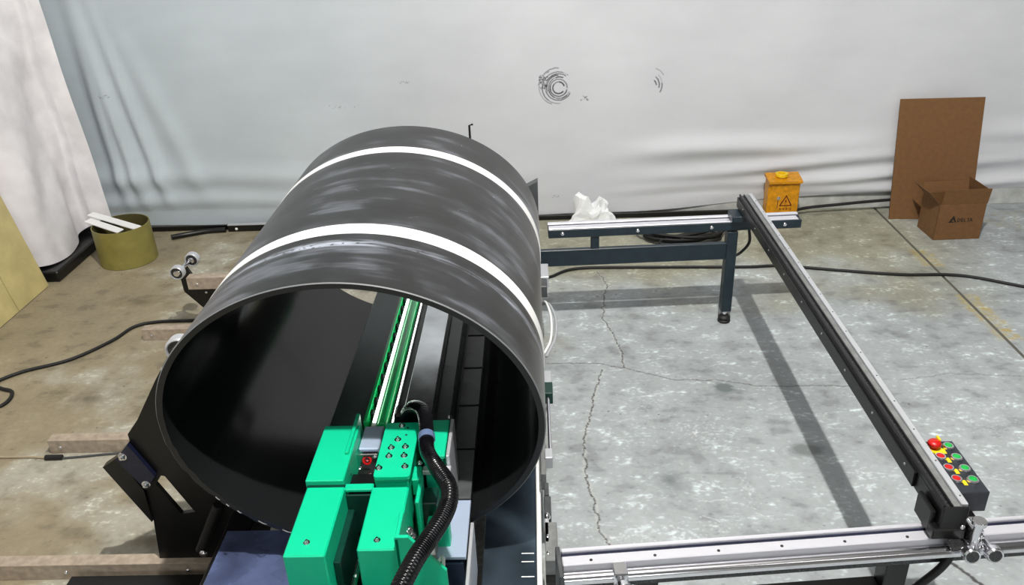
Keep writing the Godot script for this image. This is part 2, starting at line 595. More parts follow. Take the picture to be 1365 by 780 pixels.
func fill_lamp(at: Vector3, energy: float, label: String) -> void:  # unseen overhead panels, added only as soft fill
	var t := thing("ceiling_lamp", label, "lamp", at)
	part("fill_housing", bx(Vector3(-0.9, 0.0, -0.3), Vector3(0.9, 0.1, 0.3), 0.01), mat(Color(0.8, 0.8, 0.8), 0.5), t)
	var em := mat(Color(1, 1, 1), 0.4)
	em.emission_enabled = true
	em.emission = Color(1.0, 0.98, 0.95)
	em.emission_energy_multiplier = 1.5
	part("fill_diffuser", bx(Vector3(-0.86, -0.012, -0.26), Vector3(0.86, 0.0, 0.26), 0.003), em, t)
	var l := AreaLight3D.new()
	l.name = "lamp_light"
	l.area_size = Vector2(1.7, 0.5)
	l.light_energy = energy
	l.light_color = Color(1.0, 0.98, 0.95)
	l.area_range = 30.0
	l.area_attenuation = 2.0
	l.shadow_enabled = true
	t.add_child(l)
	l.position = Vector3(0, -0.03, 0)
	l.rotation.x = -PI / 2

func make_materials() -> void:
	var wear := noise_tex(101, 0.012, 0.78, 1.0)
	var fine := noise_tex(103, 0.05, 0.7, 1.0)
	M.wear = wear
	M.floor = mat(Color(1, 1, 1), 0.62)
	M.floor.albedo_texture = floor_texture()
	M.joint = mat(Color(0.10, 0.10, 0.09), 0.9)
	M.sheet = mat(Color(1, 1, 1), 0.75)
	M.sheet.albedo_texture = sheet_texture()
	M.sheet.texture_repeat = false
	M.white_sheet = mat(Color(0.95, 0.94, 0.955), 0.6, 0.0, noise_tex(105, 0.008, 0.86, 1.0), 0.8)
	M.plaster = mat(Color(0.62, 0.62, 0.61), 0.9, 0.0, wear, 0.4)
	M.ceiling = mat(Color(0.5, 0.5, 0.5), 0.9)
	M.skirting = mat(Color(0.80, 0.81, 0.80), 0.8, 0.0, wear, 1.0)
	M.pipe = mat(Color(1, 1, 1), 0.38)
	M.pipe.metallic_specular = 0.4
	M.pipe.albedo_texture = pipe_texture()
	M.pipe.texture_repeat = true
	M.pipe.rim_enabled = true
	M.pipe.rim = 0.14
	M.pipe.rim_tint = 0.0
	M.pipe_inside = mat(Color(0.10, 0.105, 0.11), 0.13)
	M.pipe_inside.metallic_specular = 0.4
	M.pipe_rim = mat(Color(0.07, 0.075, 0.085), 0.4)
	M.pipe_edge = mat(Color(0.42, 0.43, 0.44), 0.5)
	M.tape = mat(Color(0.96, 0.96, 0.96), 0.5)
	M.black = mat(Color(0.035, 0.036, 0.04), 0.45, 0.0, fine, 4.0)
	M.rubber = mat(Color(0.05, 0.05, 0.052), 0.6)
	M.navy = mat(Color(0.09, 0.11, 0.20), 0.35, 0.0, wear, 3.0)
	M.plate_blue = mat(Color(0.50, 0.56, 0.76), 0.34, 0.5, noise_tex(109, 0.006, 0.6, 1.0), 1.2)
	M.plate_polish = mat(Color(0.55, 0.64, 0.72), 0.24, 0.9, noise_tex(121, 0.006, 0.7, 1.0), 1.2)
	M.steel_blue = mat(Color(0.10, 0.17, 0.21), 0.45, 0.0, wear, 2.0)
	M.bar = mat(Color(0.70, 0.64, 0.57), 0.6, 0.0, wear, 3.0)
	M.bar_face = mat(Color(0.36, 0.34, 0.33), 0.6, 0.0, wear, 3.0)
	M.green = mat(Color(0.0, 0.735, 0.55), 0.42)
	M.rail_green = mat(Color(0.10, 0.90, 0.50), 0.25)
	M.rail_green.clearcoat_enabled = true
	M.rail_green.clearcoat = 0.4
	M.rail_green.clearcoat_roughness = 0.12
	M.dark_green = mat(Color(0.03, 0.22, 0.18), 0.35, 0.0, wear, 2.0)
	M.chrome = mat(Color(0.90, 0.90, 0.92), 0.16, 1.0)
	M.rail = mat(Color(0.90, 0.90, 0.93), 0.36, 0.6)
	M.steel = mat(Color(0.74, 0.80, 0.90), 0.38, 0.45)
	M.polished = mat(Color(0.86, 0.87, 0.88), 0.2, 1.0, noise_tex(113, 0.006, 0.8, 1.0), 1.5)
	M.alu = mat(Color(0.80, 0.81, 0.83), 0.45, 0.6)
	M.white = mat(Color(0.93, 0.93, 0.93), 0.4)
	M.grey = mat(Color(0.30, 0.31, 0.32), 0.5, 0.0, wear, 2.0)
	M.mid_grey = mat(Color(0.50, 0.51, 0.51), 0.5, 0.0, wear, 2.0)
	M.anodised = mat(Color(0.34, 0.34, 0.35), 0.32, 0.7, fine, 6.0)
	M.control = mat(Color(0.16, 0.18, 0.21), 0.5, 0.0, wear, 4.0)
	M.red = mat(Color(0.72, 0.05, 0.05), 0.35)
	M.button_green = mat(Color(0.02, 0.62, 0.24), 0.35)
	M.yellow = mat(Color(0.93, 0.78, 0.06), 0.45)
	M.box_yellow = mat(Color(0.88, 0.60, 0.015), 0.42, 0.0, wear, 3.0)
	M.print_red = mat(Color(0.35, 0.03, 0.02), 0.6)
	M.card = mat(Color(0.47, 0.33, 0.185), 0.85, 0.0, noise_tex(115, 0.02, 0.85, 1.0), 2.0)
	M.card_dark = mat(Color(0.42, 0.29, 0.17), 0.85)
	M.card_print = mat(Color(0.06, 0.04, 0.03), 0.8)
	M.khaki = mat(Color(0.82, 0.76, 0.53), 0.55, 0.0, noise_tex(117, 0.008, 0.85, 1.0), 1.0)
	M.olive = mat(Color(0.55, 0.52, 0.27), 0.5, 0.0, noise_tex(119, 0.01, 0.85, 1.0), 1.5)
	M.olive_in = mat(Color(0.30, 0.28, 0.14), 0.6)
	M.bag = mat(Color(0.93, 0.94, 0.95), 0.3)
	M.hose = mat(Color(0.03, 0.03, 0.045), 0.22)
	M.beige = mat(Color(0.62, 0.57, 0.48), 0.6)

# ---------------------------------------------------------------- the room
func structure(called: String, g, m: Material, label: String) -> MeshInstance3D:
	var o := part(called, g, m)
	tag(o, label, "structure", "", "structure")
	return o

func sheet_depth(x: float, y: float) -> float:
	var z := 0.02 * sin(x * 1.3 + 0.5) * smoothstep(0.2, 1.2, y) + 0.012 * sin(x * 2.9 + y * 1.7)
	# horizontal drag folds near the floor, right of the pipe
	var rightside := smoothstep(0.4, 1.3, x)
	for f in [[0.56, 0.02, 0.075, 0.055], [0.40, 0.05, 0.05, 0.050], [0.27, 0.055, 0.045, 0.050], [0.16, 0.03, 0.04, 0.035]]:
		var c: float = f[0] + f[1] * (x - 2.0) + 0.02 * sin(x * 2.3 + f[0] * 20.0)
		z += rightside * f[3] * exp(-pow((y - c) / f[2], 2.0)) * (0.65 + 0.35 * sin(x * 1.9 + f[0] * 9.0))
	var leftside := smoothstep(0.3, -0.6, x)
	for f in [[0.42, -0.015, 0.09, 0.030], [0.22, -0.01, 0.07, 0.025]]:
		var c: float = f[0] + f[1] * (x + 2.0) + 0.02 * sin(x * 1.7)
		z += leftside * f[3] * exp(-pow((y - c) / f[2], 2.0))
	# slanting gathers beside the left corner
	for f in [[-3.30, 0.10, 0.055, 0.07], [-3.12, 0.16, 0.05, 0.055], [-3.42, 0.05, 0.05, 0.06], [-2.85, 0.3, 0.09, 0.03]]:
		var c: float = f[0] - f[1] * (y - 0.6)
		z += f[3] * exp(-pow((x - c) / f[2], 2.0)) * (smoothstep(1.9, 0.9, y) * 0.8 + 0.2) * smoothstep(0.1, 0.5, y)
	return z

func build_room() -> void:
	# floor: two concrete slabs with an open joint, over a dark bed
	var fl := Node3D.new()
	fl.name = "floor"
	add_child(fl)
	tag(fl, "grey worn concrete floor with cracks and scuffs", "floor", "", "structure")
	for s in [[-4.4, 2.775, -0.055], [2.795, 9.0, -0.055]]:
		var g := Geo.new()
		var x0: float = s[0]
		var x1: float = s[1]
		# the joint runs slightly askew
		var pts := [Vector3(x0 + (0.02 if x0 > 0 else 0.0), 0, -6.7), Vector3(x1 + (0.02 if x0 < 0 else 0.0), 0, -6.7), Vector3(x1 - (0.10 if x0 < 0 else 0.0), 0, 7.0), Vector3(x0 - (0.10 if x0 > 0 else 0.0), 0, 7.0)]
		var up := [Vector3.UP, Vector3.UP, Vector3.UP, Vector3.UP]
		var zs := [-6.6, -1.925, 2.75, 7.0]
		for k in 3:
			var f0: float = (zs[k] + 6.7) / 13.7
			var f1: float = (zs[k + 1] + 6.7) / 13.7
			var l0: Vector3 = pts[0].lerp(pts[3], f0)
			var l1: Vector3 = pts[0].lerp(pts[3], f1)
			var r0: Vector3 = pts[1].lerp(pts[2], f0)
			var r1: Vector3 = pts[1].lerp(pts[2], f1)
			var spans := [[l0, r0, r1, l1]]
			if r0.x > 4.4:
				var m0 := Vector3(4.4, 0, l0.z)
				var m1 := Vector3(4.4, 0, l1.z)
				spans = [[l0, m0, m1, l1], [m0, r0, r1, m1]]
			for q in spans:
				var uv := []
				for p in q:
					uv.append(Vector2(1.0 - absf(1.0 - (p.x - FX) / 8.8), pingpong((p.z - FZ) / (1088 * FS), 1.0)))
				g.quads(q, up, uv)
		var dn := Vector3(0, -0.05, 0)
		for k in 4:
			var a: Vector3 = pts[k]
			var b: Vector3 = pts[(k + 1) % 4]
			g.quad(a, b, b + dn, a + dn, (b - a).cross(Vector3.UP).normalized())
		part("concrete_slab", g, M.floor, fl)
	part("joint_bed", bx(Vector3(-4.5, -0.2, -6.8), Vector3(9.1, -0.012, 7.1), 0.0, Transform3D(Basis(), Vector3(0, -0.04, 0))), M.joint, fl)
	structure("wall_back", bx(Vector3(-4.6, -0.2, -6.72), Vector3(9.2, 6.8, -6.52), 0.0), M.plaster, "pale rear wall behind the hanging white sheet")
	structure("wall_left", bx(Vector3(-4.7, -0.2, -6.7), Vector3(-4.4, 6.8, 7.2), 0.0), M.plaster, "pale left wall behind the hanging sheet and panels")
	structure("wall_right", bx(Vector3(9.0, -0.2, -6.7), Vector3(9.2, 6.8, 7.2), 0.0), M.plaster, "pale right wall beyond the frame")
	structure("wall_front", bx(Vector3(-4.6, -0.2, 7.0), Vector3(9.2, 6.8, 7.2), 0.0), M.plaster, "pale front wall behind the camera")
	structure("ceiling", bx(Vector3(-4.6, 6.6, -6.7), Vector3(9.2, 6.8, 7.2), 0.0), M.ceiling, "pale ceiling high above the machine")
	structure("baseboard_back", bx(Vector3(-4.4, 0.0, -6.52), Vector3(9.0, 0.2, -6.47), 0.004), M.skirting, "pale base strip of the rear wall under the sheet")
	# the hanging sheet along the rear wall
	var g := Geo.new()
	var nx := 330
	var ny := 90
	var pos := []
	for j in ny + 1:
		var row := PackedVector3Array()
		var y := 0.115 + 4.4 * pow(float(j) / ny, 1.5)
		for i in nx + 1:
			var x := -3.9 + 9.5 * i / nx
			var hem := (0.012 * sin(x * 3.1) - 0.085 * smoothstep(2.0, 0.6, x) + 0.035 * smoothstep(1.5, 4.0, x)) * maxf(0.0, 1.0 - j / 4.0)
			row.append(Vector3(x, y + hem, -6.455 + sheet_depth(x, y)))
		pos.append(row)
	var nrm := []
	for j in ny + 1:
		var row := PackedVector3Array()
		for i in nx + 1:
			var dx: Vector3 = pos[j][mini(i + 1, nx)] - pos[j][maxi(i - 1, 0)]
			var dy: Vector3 = pos[mini(j + 1, ny)][i] - pos[maxi(j - 1, 0)][i]
			row.append(dx.cross(dy).normalized())
		nrm.append(row)
	for j in ny:
		for i in nx:
			var p := [pos[j][i], pos[j][i + 1], pos[j + 1][i + 1], pos[j + 1][i]]
			var u := []
			for q in p:
				u.append(Vector2((q.x - FX) / 8.8, clampf(1.0 - q.y / (512 * FS), 0.002, 0.998)))
			g.quads(p, [nrm[j][i], nrm[j][i + 1], nrm[j + 1][i + 1], nrm[j + 1][i]], u)
	tag(part("backdrop_sheet", g, M.sheet), "wide white sheet hung across the rear wall with rubbed black rings", "sheet")
	# the sheet of the left side, its hem turned towards the camera
	var h := Geo.new()
	var cols := []
	var base := [[Vector3(-3.445, 0.20, -6.20), Vector3(-3.60, 2.4, -6.24)], [Vector3(-3.615, 0.17, -6.17), Vector3(-3.66, 2.4, -6.22)], [Vector3(-3.70, 0.14, -6.19), Vector3(-3.73, 2.4, -6.21)], [Vector3(-3.70, 0.13, -6.08), Vector3(-3.77, 2.4, -6.12)], [Vector3(-3.625, 0.10, -5.95), Vector3(-3.83, 2.4, -6.0)], [Vector3(-3.60, 0.09, -5.75), Vector3(-3.87, 2.4, -5.8)], [Vector3(-3.64, 0.10, -5.57), Vector3(-3.88, 2.4, -5.6)], [Vector3(-3.80, 0.12, -5.45), Vector3(-3.95, 2.4, -5.4)], [Vector3(-4.05, 0.14, -5.3), Vector3(-4.08, 2.4, -5.2)], [Vector3(-4.2, 0.14, -4.6), Vector3(-4.2, 2.4, -4.4)], [Vector3(-4.25, 0.14, -2.0), Vector3(-4.25, 2.4, -2.0)]]
	var sub := 8
	for b in base.size() - 1:
		for s in sub:
			var f := float(s) / sub
			var b0: Array = base[maxi(b - 1, 0)] if b > 1 else base[b]
			var b3: Array = base[mini(b + 2, base.size() - 1)]
			var lo: Vector3 = base[b][0].cubic_interpolate(base[b + 1][0], b0[0], b3[0], f) if b > 0 else base[b][0].lerp(base[b + 1][0], f)
			var hi: Vector3 = base[b][1].cubic_interpolate(base[b + 1][1], b0[1], b3[1], f) if b > 0 else base[b][1].lerp(base[b + 1][1], f)
			var col := PackedVector3Array()
			for k in 31:
				var q := lo.lerp(hi, k / 30.0)
				if b > 0:
					q.x += 0.020 * sin(q.z * 9.0 + q.y * 2.1) * (1.0 - 0.5 * k / 30.0) + 0.012 * sin(q.y * 7.0 + q.z * 14.0)
				else:
					q.z += 0.008 * sin(q.y * 6.0)
				col.append(q)
			cols.append(col)
	for i in cols.size() - 1:
		for k in 30:
			var nn := []
			for c in [[i, k], [i + 1, k], [i + 1, k + 1], [i, k + 1]]:
				var dx: Vector3 = cols[mini(c[0] + 1, cols.size() - 1)][c[1]] - cols[maxi(c[0] - 1, 0)][c[1]]
				var dy: Vector3 = cols[c[0]][mini(c[1] + 1, 30)] - cols[c[0]][maxi(c[1] - 1, 0)]
				var q := dx.cross(dy).normalized()
				nn.append(q if q.dot(Vector3(4, 0, 6)) > 0 else -q)
			h.quads([cols[i][k], cols[i + 1][k], cols[i + 1][k + 1], cols[i][k + 1]], nn, [Vector2.ZERO, Vector2.ZERO, Vector2.ZERO, Vector2.ZERO])
	tag(part("side_sheet", h, M.white_sheet), "white sheet hanging in the left corner with a turned hem", "sheet")
	var pl := part("gap_block", bx(Vector3(-4.3, 0.0, -6.3), Vector3(-3.56, 0.085, -5.46), 0.01), M.black)  # black block put in as the shade of the gap under the sheet
	tag(pl, "low black block standing for the dark gap under the left hanging sheet", "plinth")
	var st := thing("gap_strip", "long black strip standing for the shaded gap under the rear sheet", "strip", Vector3(0, 0, -6.42))  # the shaded gap below the rear sheet, put in as a black strip
	part("strip_body", bx(Vector3(-3.25, 0.0, 0.0), Vector3(1.78, 0.042, 0.02), 0.003), M.black, st)

# ---------------------------------------------------------------- the pipe
func pipe_band(z0: float, z1: float, s: float) -> Geo:
	var g := Geo.new()
	var nseg := 160
	for i in nseg:
		var g0 := TAU * i / nseg
		var g1 := TAU * (i + 1) / nseg
		var a := ring_point(g0, s)
		var b := ring_point(g1, s)
		var a2 := ring_point(g0, 1.0)
		var b2 := ring_point(g1, 1.0)
		g.quads([Vector3(a.x, a.y, PC.z - z0), Vector3(b.x, b.y, PC.z - z0), Vector3(b.x, b.y, PC.z - z1), Vector3(a.x, a.y, PC.z - z1)], [ring_normal(g0), ring_normal(g1), ring_normal(g1), ring_normal(g0)], [Vector2.ZERO, Vector2.ZERO, Vector2.ZERO, Vector2.ZERO])
		for e in [[z0, 1.0], [z1, -1.0]]:
			g.quad(Vector3(a.x, a.y, PC.z - e[0]), Vector3(b.x, b.y, PC.z - e[0]), Vector3(b2.x, b2.y, PC.z - e[0]), Vector3(a2.x, a2.y, PC.z - e[0]), Vector3(0, 0, e[1]))
	return g

func rim_z(g: float) -> float:
	# the cut end is a little ragged low on the left
	var d := absf(angle_difference(g, 3.75))
	var k := smoothstep(0.9, 0.2, d)
	return 0.0022 * sin(g * 31.0) * k + 0.002 * sin(g * 57.0 + 1.0) * k + 0.004 * sin(g * 3.0)

func build_pipe() -> void:
	var t := thing("large_pipe", "large black plastic pipe with two white bands lying across the machine", "pipe")
	var shell := Geo.new()
	var rim := Geo.new()
	var inside := Geo.new()
	var edge := Geo.new()
	var back := Geo.new()
	var nseg := 192
	var rin := 0.962
	for i in nseg:
		var g0 := -PI / 2 + TAU * i / nseg
		var g1 := -PI / 2 + TAU * (i + 1) / nseg
		var a := ring_point(g0, 1.0)
		var b := ring_point(g1, 1.0)
		var ai := ring_point(g0, rin)
		var bi := ring_point(g1, rin)
		var am := ring_point(g0, 0.994)
		var bm := ring_point(g1, 0.994)
		var u0 := float(i) / nseg
		var u1 := float(i + 1) / nseg
		var za := PC.z + rim_z(g0)
		var zb := PC.z + rim_z(g1)
		var zr := PC.z - PL
		var n0 := ring_normal(g0)
		var n1 := ring_normal(g1)
		shell.quads([Vector3(a.x, a.y, za - 0.004), Vector3(b.x, b.y, zb - 0.004), Vector3(b.x, b.y, zr), Vector3(a.x, a.y, zr)], [n0, n1, n1, n0], [Vector2(u0, 0), Vector2(u1, 0), Vector2(u1, 1), Vector2(u0, 1)])
		inside.quads([Vector3(ai.x, ai.y, za), Vector3(bi.x, bi.y, zb), Vector3(bi.x, bi.y, zr), Vector3(ai.x, ai.y, zr)], [-n0, -n1, -n1, -n0], [Vector2(u0, 0), Vector2(u1, 0), Vector2(u1, 1), Vector2(u0, 1)])
		rim.quad(Vector3(am.x, am.y, za), Vector3(bm.x, bm.y, zb), Vector3(bi.x, bi.y, zb), Vector3(ai.x, ai.y, za), Vector3.BACK)
		edge.quad(Vector3(am.x, am.y, za), Vector3(bm.x, bm.y, zb), Vector3(b.x, b.y, zb - 0.004), Vector3(a.x, a.y, za - 0.004), (n0 + Vector3.BACK).normalized())
		back.quad(Vector3(a.x, a.y, zr), Vector3(b.x, b.y, zr), Vector3(bi.x, bi.y, zr), Vector3(ai.x, ai.y, zr), Vector3.FORWARD)
	part("pipe_shell", shell, M.pipe, t)
	part("pipe_bore", inside, M.pipe_inside, t)
	part("pipe_rim", rim, M.pipe_rim, t)
	part("pipe_rim", back, M.pipe_rim, t)
	part("edge_highlight", edge, M.pipe_edge, t)  # pale chamfer colour stands in for the highlight along the rim
	part("white_band", pipe_band(0.382, 0.466, 1.003), M.tape, t)
	part("white_band", pipe_band(1.292, 1.370, 1.003), M.tape, t)
	# torn swarf on the cut edge, low on the left
	for s in [[3.80, 0.03], [3.88, 0.02], [3.96, 0.025], [4.10, 0.05], [4.25, 0.06], [4.52, 0.05]]:
		var p0 := ring_point(s[0], 0.975)
		var p1 := ring_point(s[0] + s[1] * 0.5, 0.958)
		var p2 := ring_point(s[0] + s[1], 0.972)
		var g := Geo.new()
		g.tube(PackedVector3Array([Vector3(p0.x, p0.y, PC.z + 0.004), Vector3(p1.x, p1.y, PC.z + 0.016), Vector3(p2.x, p2.y, PC.z + 0.006)]), 0.0022, 6)
		part("plastic_swarf", g, M.mid_grey, t)

# ---------------------------------------------------------------- the bed under the pipe
func wheel(parent: Node, at: Vector3, r: float, width: float) -> void:
	var g := Geo.new()
	var xf := Geo.along(at + Vector3(0, 0, -width / 2), at + Vector3(0, 0, width / 2))
	g.lathe([Vector2(0, 0), Vector2(r * 0.9, 0), Vector2(r, width * 0.15), Vector2(r, width * 0.85), Vector2(r * 0.9, width), Vector2(r * 0.84, width), Vector2(r * 0.80, width * 0.85)], 24, xf)
	var f := Geo.new()
	f.lathe([Vector2(r * 0.81, width * 0.84), Vector2(0, width * 0.84)], 24, xf)
	var o := part("roller", g, M.alu, parent)
	part("roller_face", f, M.anodised, o)
	var c := Geo.new()
	c.lathe([Vector2(r * 0.42, width * 0.8), Vector2(r * 0.42, width * 1.02), Vector2(r * 0.2, width * 1.06), Vector2(0, width * 1.06)], 16, xf)
	part("roller_hub", c, M.chrome, o)

func build_bed() -> void:
	var t := thing("pipe_cradle", "dark steel cradle bed with side arms carrying the black pipe", "machine bed")
	# long beams, legs and ties
	part("side_beam", bx(Vector3(-1.22, 0.24, -4.02), Vector3(-1.12, 0.408, -1.2), 0.004), M.black, t)
	part("side_beam", bx(Vector3(-0.10, 0.24, -4.02), Vector3(-0.012, 0.408, -1.2), 0.004), M.black, t)
	part("centre_beam", bx(Vector3(-0.80, 0.22, -3.85), Vector3(-0.30, 0.40, -1.2), 0.004), M.black, t)
	for z in [-3.8, -3.0, -2.05]:
		part("tie_beam", bx(Vector3(-1.12, 0.25, z - 0.04), Vector3(-0.10, 0.36, z + 0.04), 0.003), M.black, t)
		for x in [-1.17, -0.055]:
			part("leg", bx(Vector3(x - 0.04, 0.0, z - 0.04), Vector3(x + 0.04, 0.24, z + 0.04), 0.003), M.black, t)
	# cross bars reaching out to the left
	for b in [[-2.550, -3.458, -3.395, 0.0], [-2.545, -4.612, -4.548, 0.0], [-2.188, -4.640, -4.575, 0.345], [-2.9, -2.590, -2.530, 0.0]]:
		var y0: float = b[3]
		var bar := part("cross_bar", bx(Vector3(b[0], y0, b[1]), Vector3(-1.28 if y0 == 0.0 else -1.45, y0 + 0.081, b[2]), 0.002), M.bar, t)
		dot(bar, "bolt", Vector3(b[0] + 0.06, y0 + 0.036, b[2]), Vector3.BACK, 0.009, M.chrome)
		if b[0] < -2.8:
			dot(bar, "bolt", Vector3(-2.02, 0.04, b[2]), Vector3.BACK, 0.009, M.chrome)
			dot(bar, "bolt", Vector3(-1.50, 0.04, b[2]), Vector3.BACK, 0.009, M.chrome)
	part("foot_beam", bx(Vector3(-1.98, 0.0, -2.50), Vector3(-1.14, 0.05, -2.0), 0.003), M.black, t)
	# polished deck plates
	part("deck_plate", bx(Vector3(-1.20, 0.408, -2.352), Vector3(-0.80, 0.42, -1.2), 0.002), M.plate_blue, t)
	part("deck_plate", bx(Vector3(-0.222, 0.408, -3.9), Vector3(-0.032, 0.42, -1.2), 0.002), M.plate_polish, t)
	part("edge_rail", bx(Vector3(-0.030, 0.408, -2.78), Vector3(-0.012, 0.432, -1.2), 0.003), M.white, t)
	for z in [-2.21, -2.17, -2.10]:
		part("deck_mark", bx(Vector3(-0.085, 0.420, z - 0.002), Vector3(-0.04, 0.4206, z + 0.002), 0.0), M.white, t)
	# near arm plate on the left, with a slot, and its bolted shoe
	var outline := PackedVector2Array([Vector2(-1.727, 0.578), Vector2(-1.662, 0.621), Vector2(-1.597, 0.692), Vector2(-1.597, 0.724), Vector2(-1.543, 0.79), Vector2(-1.431, 0.967), Vector2(-1.367, 1.06), Vector2(-1.0, 1.05), Vector2(-0.75, 0.5), Vector2(-0.85, 0.30), Vector2(-1.306, 0.226), Vector2(-1.36, 0.082), Vector2(-1.622, 0.082), Vector2(-1.599, 0.293)])
	var bore := PackedVector2Array()
	for i in 72:
		bore.append(ring_point(TAU * i / 72, 1.012))
	var pieces := Geometry2D.clip_polygons(outline, bore)
	var biggest := PackedVector2Array()
	for p in pieces:
		if p.size() > biggest.size():
			biggest = p
	var slot := PackedVector2Array([Vector2(-1.546, 0.477), Vector2(-1.514, 0.520), Vector2(-1.500, 0.517), Vector2(-1.461, 0.428), Vector2(-1.418, 0.331), Vector2(-1.476, 0.321)])
	# the slot is cut by splitting the plate along a line through it
	var arm := Geo.new()
	var half_a := PackedVector2Array([Vector2(-3, -3), Vector2(-1.485, -3), Vector2(-1.485, 3), Vector2(-3, 3)])
	var half_b := PackedVector2Array([Vector2(-1.485, -3), Vector2(3, -3), Vector2(3, 3), Vector2(-1.485, 3)])
	for hh in [half_a, half_b]:
		for p in Geometry2D.intersect_polygons(biggest, hh):
			for q in Geometry2D.clip_polygons(p, slot):
				if q.size() > 2:
					arm.prism(q, 0.02, Transform3D(Basis(), Vector3(0, 0, -2.56)))
	var am := part("roller_arm", arm, M.black, t)
	part("arm_flange", flat([Vector2(-1.727, 0.578), Vector2(-1.662, 0.621), Vector2(-1.592, 0.46), Vector2(-1.596, 0.30), Vector2(-1.599, 0.293)], 0.03, -2.545), M.black, am)
	part("arm_shoe", flat([Vector2(-1.662, 0.621), Vector2(-1.597, 0.692), Vector2(-1.526, 0.536), Vector2(-1.574, 0.469)], 0.02, -2.535), M.navy, am)
	for p in [Vector2(-1.628, 0.638), Vector2(-1.568, 0.499)]:
		bolt(am, Vector3(p.x, p.y, -2.535), Vector3.BACK, 0.012, M.chrome)
	part("clamp_screw", rod(Vector3(-1.295, 0.40, -2.52), Vector3(-1.405, 0.18, -2.50), 0.022), M.rubber, t)
	dot(t, "bolt", Vector3(-1.385, 0.185, -2.478), Vector3.BACK, 0.016, M.chrome)
	part("wheel_bracket", flat([Vector2(-1.42, 0.99), Vector2(-1.30, 1.03), Vector2(-1.29, 0.86), Vector2(-1.46, 0.70), Vector2(-1.50, 0.76)], 0.03, -2.70), M.black, t)
	part("roller_arm", flat([Vector2(-2.255, 0.47), Vector2(-2.20, 0.47), Vector2(-2.17, 0.40), Vector2(-1.55, 0.40), Vector2(-1.50, 0.0), Vector2(-2.03, 0.0), Vector2(-2.148, 0.177), Vector2(-2.25, 0.30)], 0.02, -4.642), M.black, t)
	dot(t, "bolt", Vector3(-2.11, 0.29, -4.642), Vector3.BACK, 0.009, M.chrome)
	wheel(t, Vector3(-2.216, 0.480, -4.55), 0.044, 0.05)
	wheel(t, Vector3(-2.175, 0.50, -4.70), 0.044, 0.05)
	part("roller_axle", rod(Vector3(-2.20, 0.488, -4.76), Vector3(-2.20, 0.488, -4.52), 0.012), M.chrome, t)
	wheel(t, Vector3(-1.348, 0.985, -2.58), 0.060, 0.05)
	wheel(t, Vector3(-1.352, 1.04, -2.66), 0.058, 0.05)
	# things bolted along the right edge
	part("rear_post", flat([Vector2(-0.06, 0.0), Vector2(0.012, 0.0), Vector2(0.012, 1.188), Vector2(-0.06, 1.152)], 0.06, -4.0), M.grey, t)
	part("guide_strip", bx(Vector3(-0.008, 0.46, -4.4), Vector3(0.012, 0.54, -2.5), 0.002), M.mid_grey, t)
	part("side_bracket", bx(Vector3(0.012, 0.47, -4.40), Vector3(0.062, 0.54, -4.22), 0.003), M.alu, t)
	part("side_bracket", bx(Vector3(0.012, 0.47, -4.20), Vector3(0.050, 0.54, -4.10), 0.003), M.grey, t)
	part("side_bracket", bx(Vector3(0.012, 0.47, -3.22), Vector3(0.05, 0.55, -3.12), 0.003), M.alu, t)
	part("side_bracket", bx(Vector3(0.012, 0.50, -3.11), Vector3(0.052, 0.56, -3.02), 0.003), M.dark_green, t)
	part("guide_rod", rod(Vector3(0.030, 0.54, -3.02), Vector3(0.030, 0.54, -2.64), 0.007), M.chrome, t)
	part("side_bracket", bx(Vector3(0.008, 0.50, -2.64), Vector3(0.040, 0.555, -2.58), 0.003), M.alu, t)
	part("side_bracket", bx(Vector3(0.002, 0.44, -2.50), Vector3(0.020, 0.50, -2.43), 0.003), M.grey, t)
	part("side_bracket", bx(Vector3(0.0, 0.44, -2.40), Vector3(0.026, 0.52, -2.30), 0.003), M.grey, t)
	part("side_bracket", bx(Vector3(0.0, 0.44, -2.27), Vector3(0.016, 0.53, -2.15), 0.003), M.alu, t)
	for z in [-2.29, -2.18, -2.10, -3.35, -3.48]:
		dot(t, "bolt", Vector3(0.012, 0.52, z), Vector3(1, 0.6, 0), 0.014, M.chrome)
	part("stub_bar", bx(Vector3(0.0, 0.46, -2.25), Vector3(0.044, 0.53, -2.065), 0.003), M.mid_grey, t)
	part("stub_post", bx(Vector3(0.0, 0.0, -2.09), Vector3(0.044, 0.46, -2.03), 0.003), M.black, t)
	part("air_hose", cable([Vector3(0.02, 0.5, -3.96), Vector3(0.055, 0.56, -3.85), Vector3(0.085, 0.55, -3.7), Vector3(0.075, 0.52, -3.55), Vector3(0.03, 0.50, -3.42)], 0.007), M.alu, t)
	part("air_hose", cable([Vector3(0.02, 0.5, -3.98), Vector3(0.04, 0.57, -3.85), Vector3(0.062, 0.56, -3.7), Vector3(0.055, 0.52, -3.55), Vector3(0.02, 0.50, -3.45)], 0.006), M.white, t)

# ---------------------------------------------------------------- the boom through the pipe
func glow_strip(t: Node3D, x: float, y: float, w: float) -> void:  # white lines built to glow, with light added to brighten the green rail
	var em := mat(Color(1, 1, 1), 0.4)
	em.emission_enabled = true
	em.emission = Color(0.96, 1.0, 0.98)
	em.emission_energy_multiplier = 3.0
	var o := part("glow_strip", bx(Vector3(x - w / 2, y, -4.33), Vector3(x + w / 2, y + 0.004, -2.46), 0.001), em, t)
	var l := AreaLight3D.new()
	l.name = "glow_light"
	l.area_size = Vector2(w, 1.85)
	l.light_energy = 0.09
	l.light_color = Color(0.96, 1.0, 0.98)
	l.area_range = 10.0
	l.area_attenuation = 2.0
	l.shadow_enabled = true
	o.add_child(l)
	l.position = Vector3(x, y + 0.007, -3.395)
	l.rotation.x = PI / 2

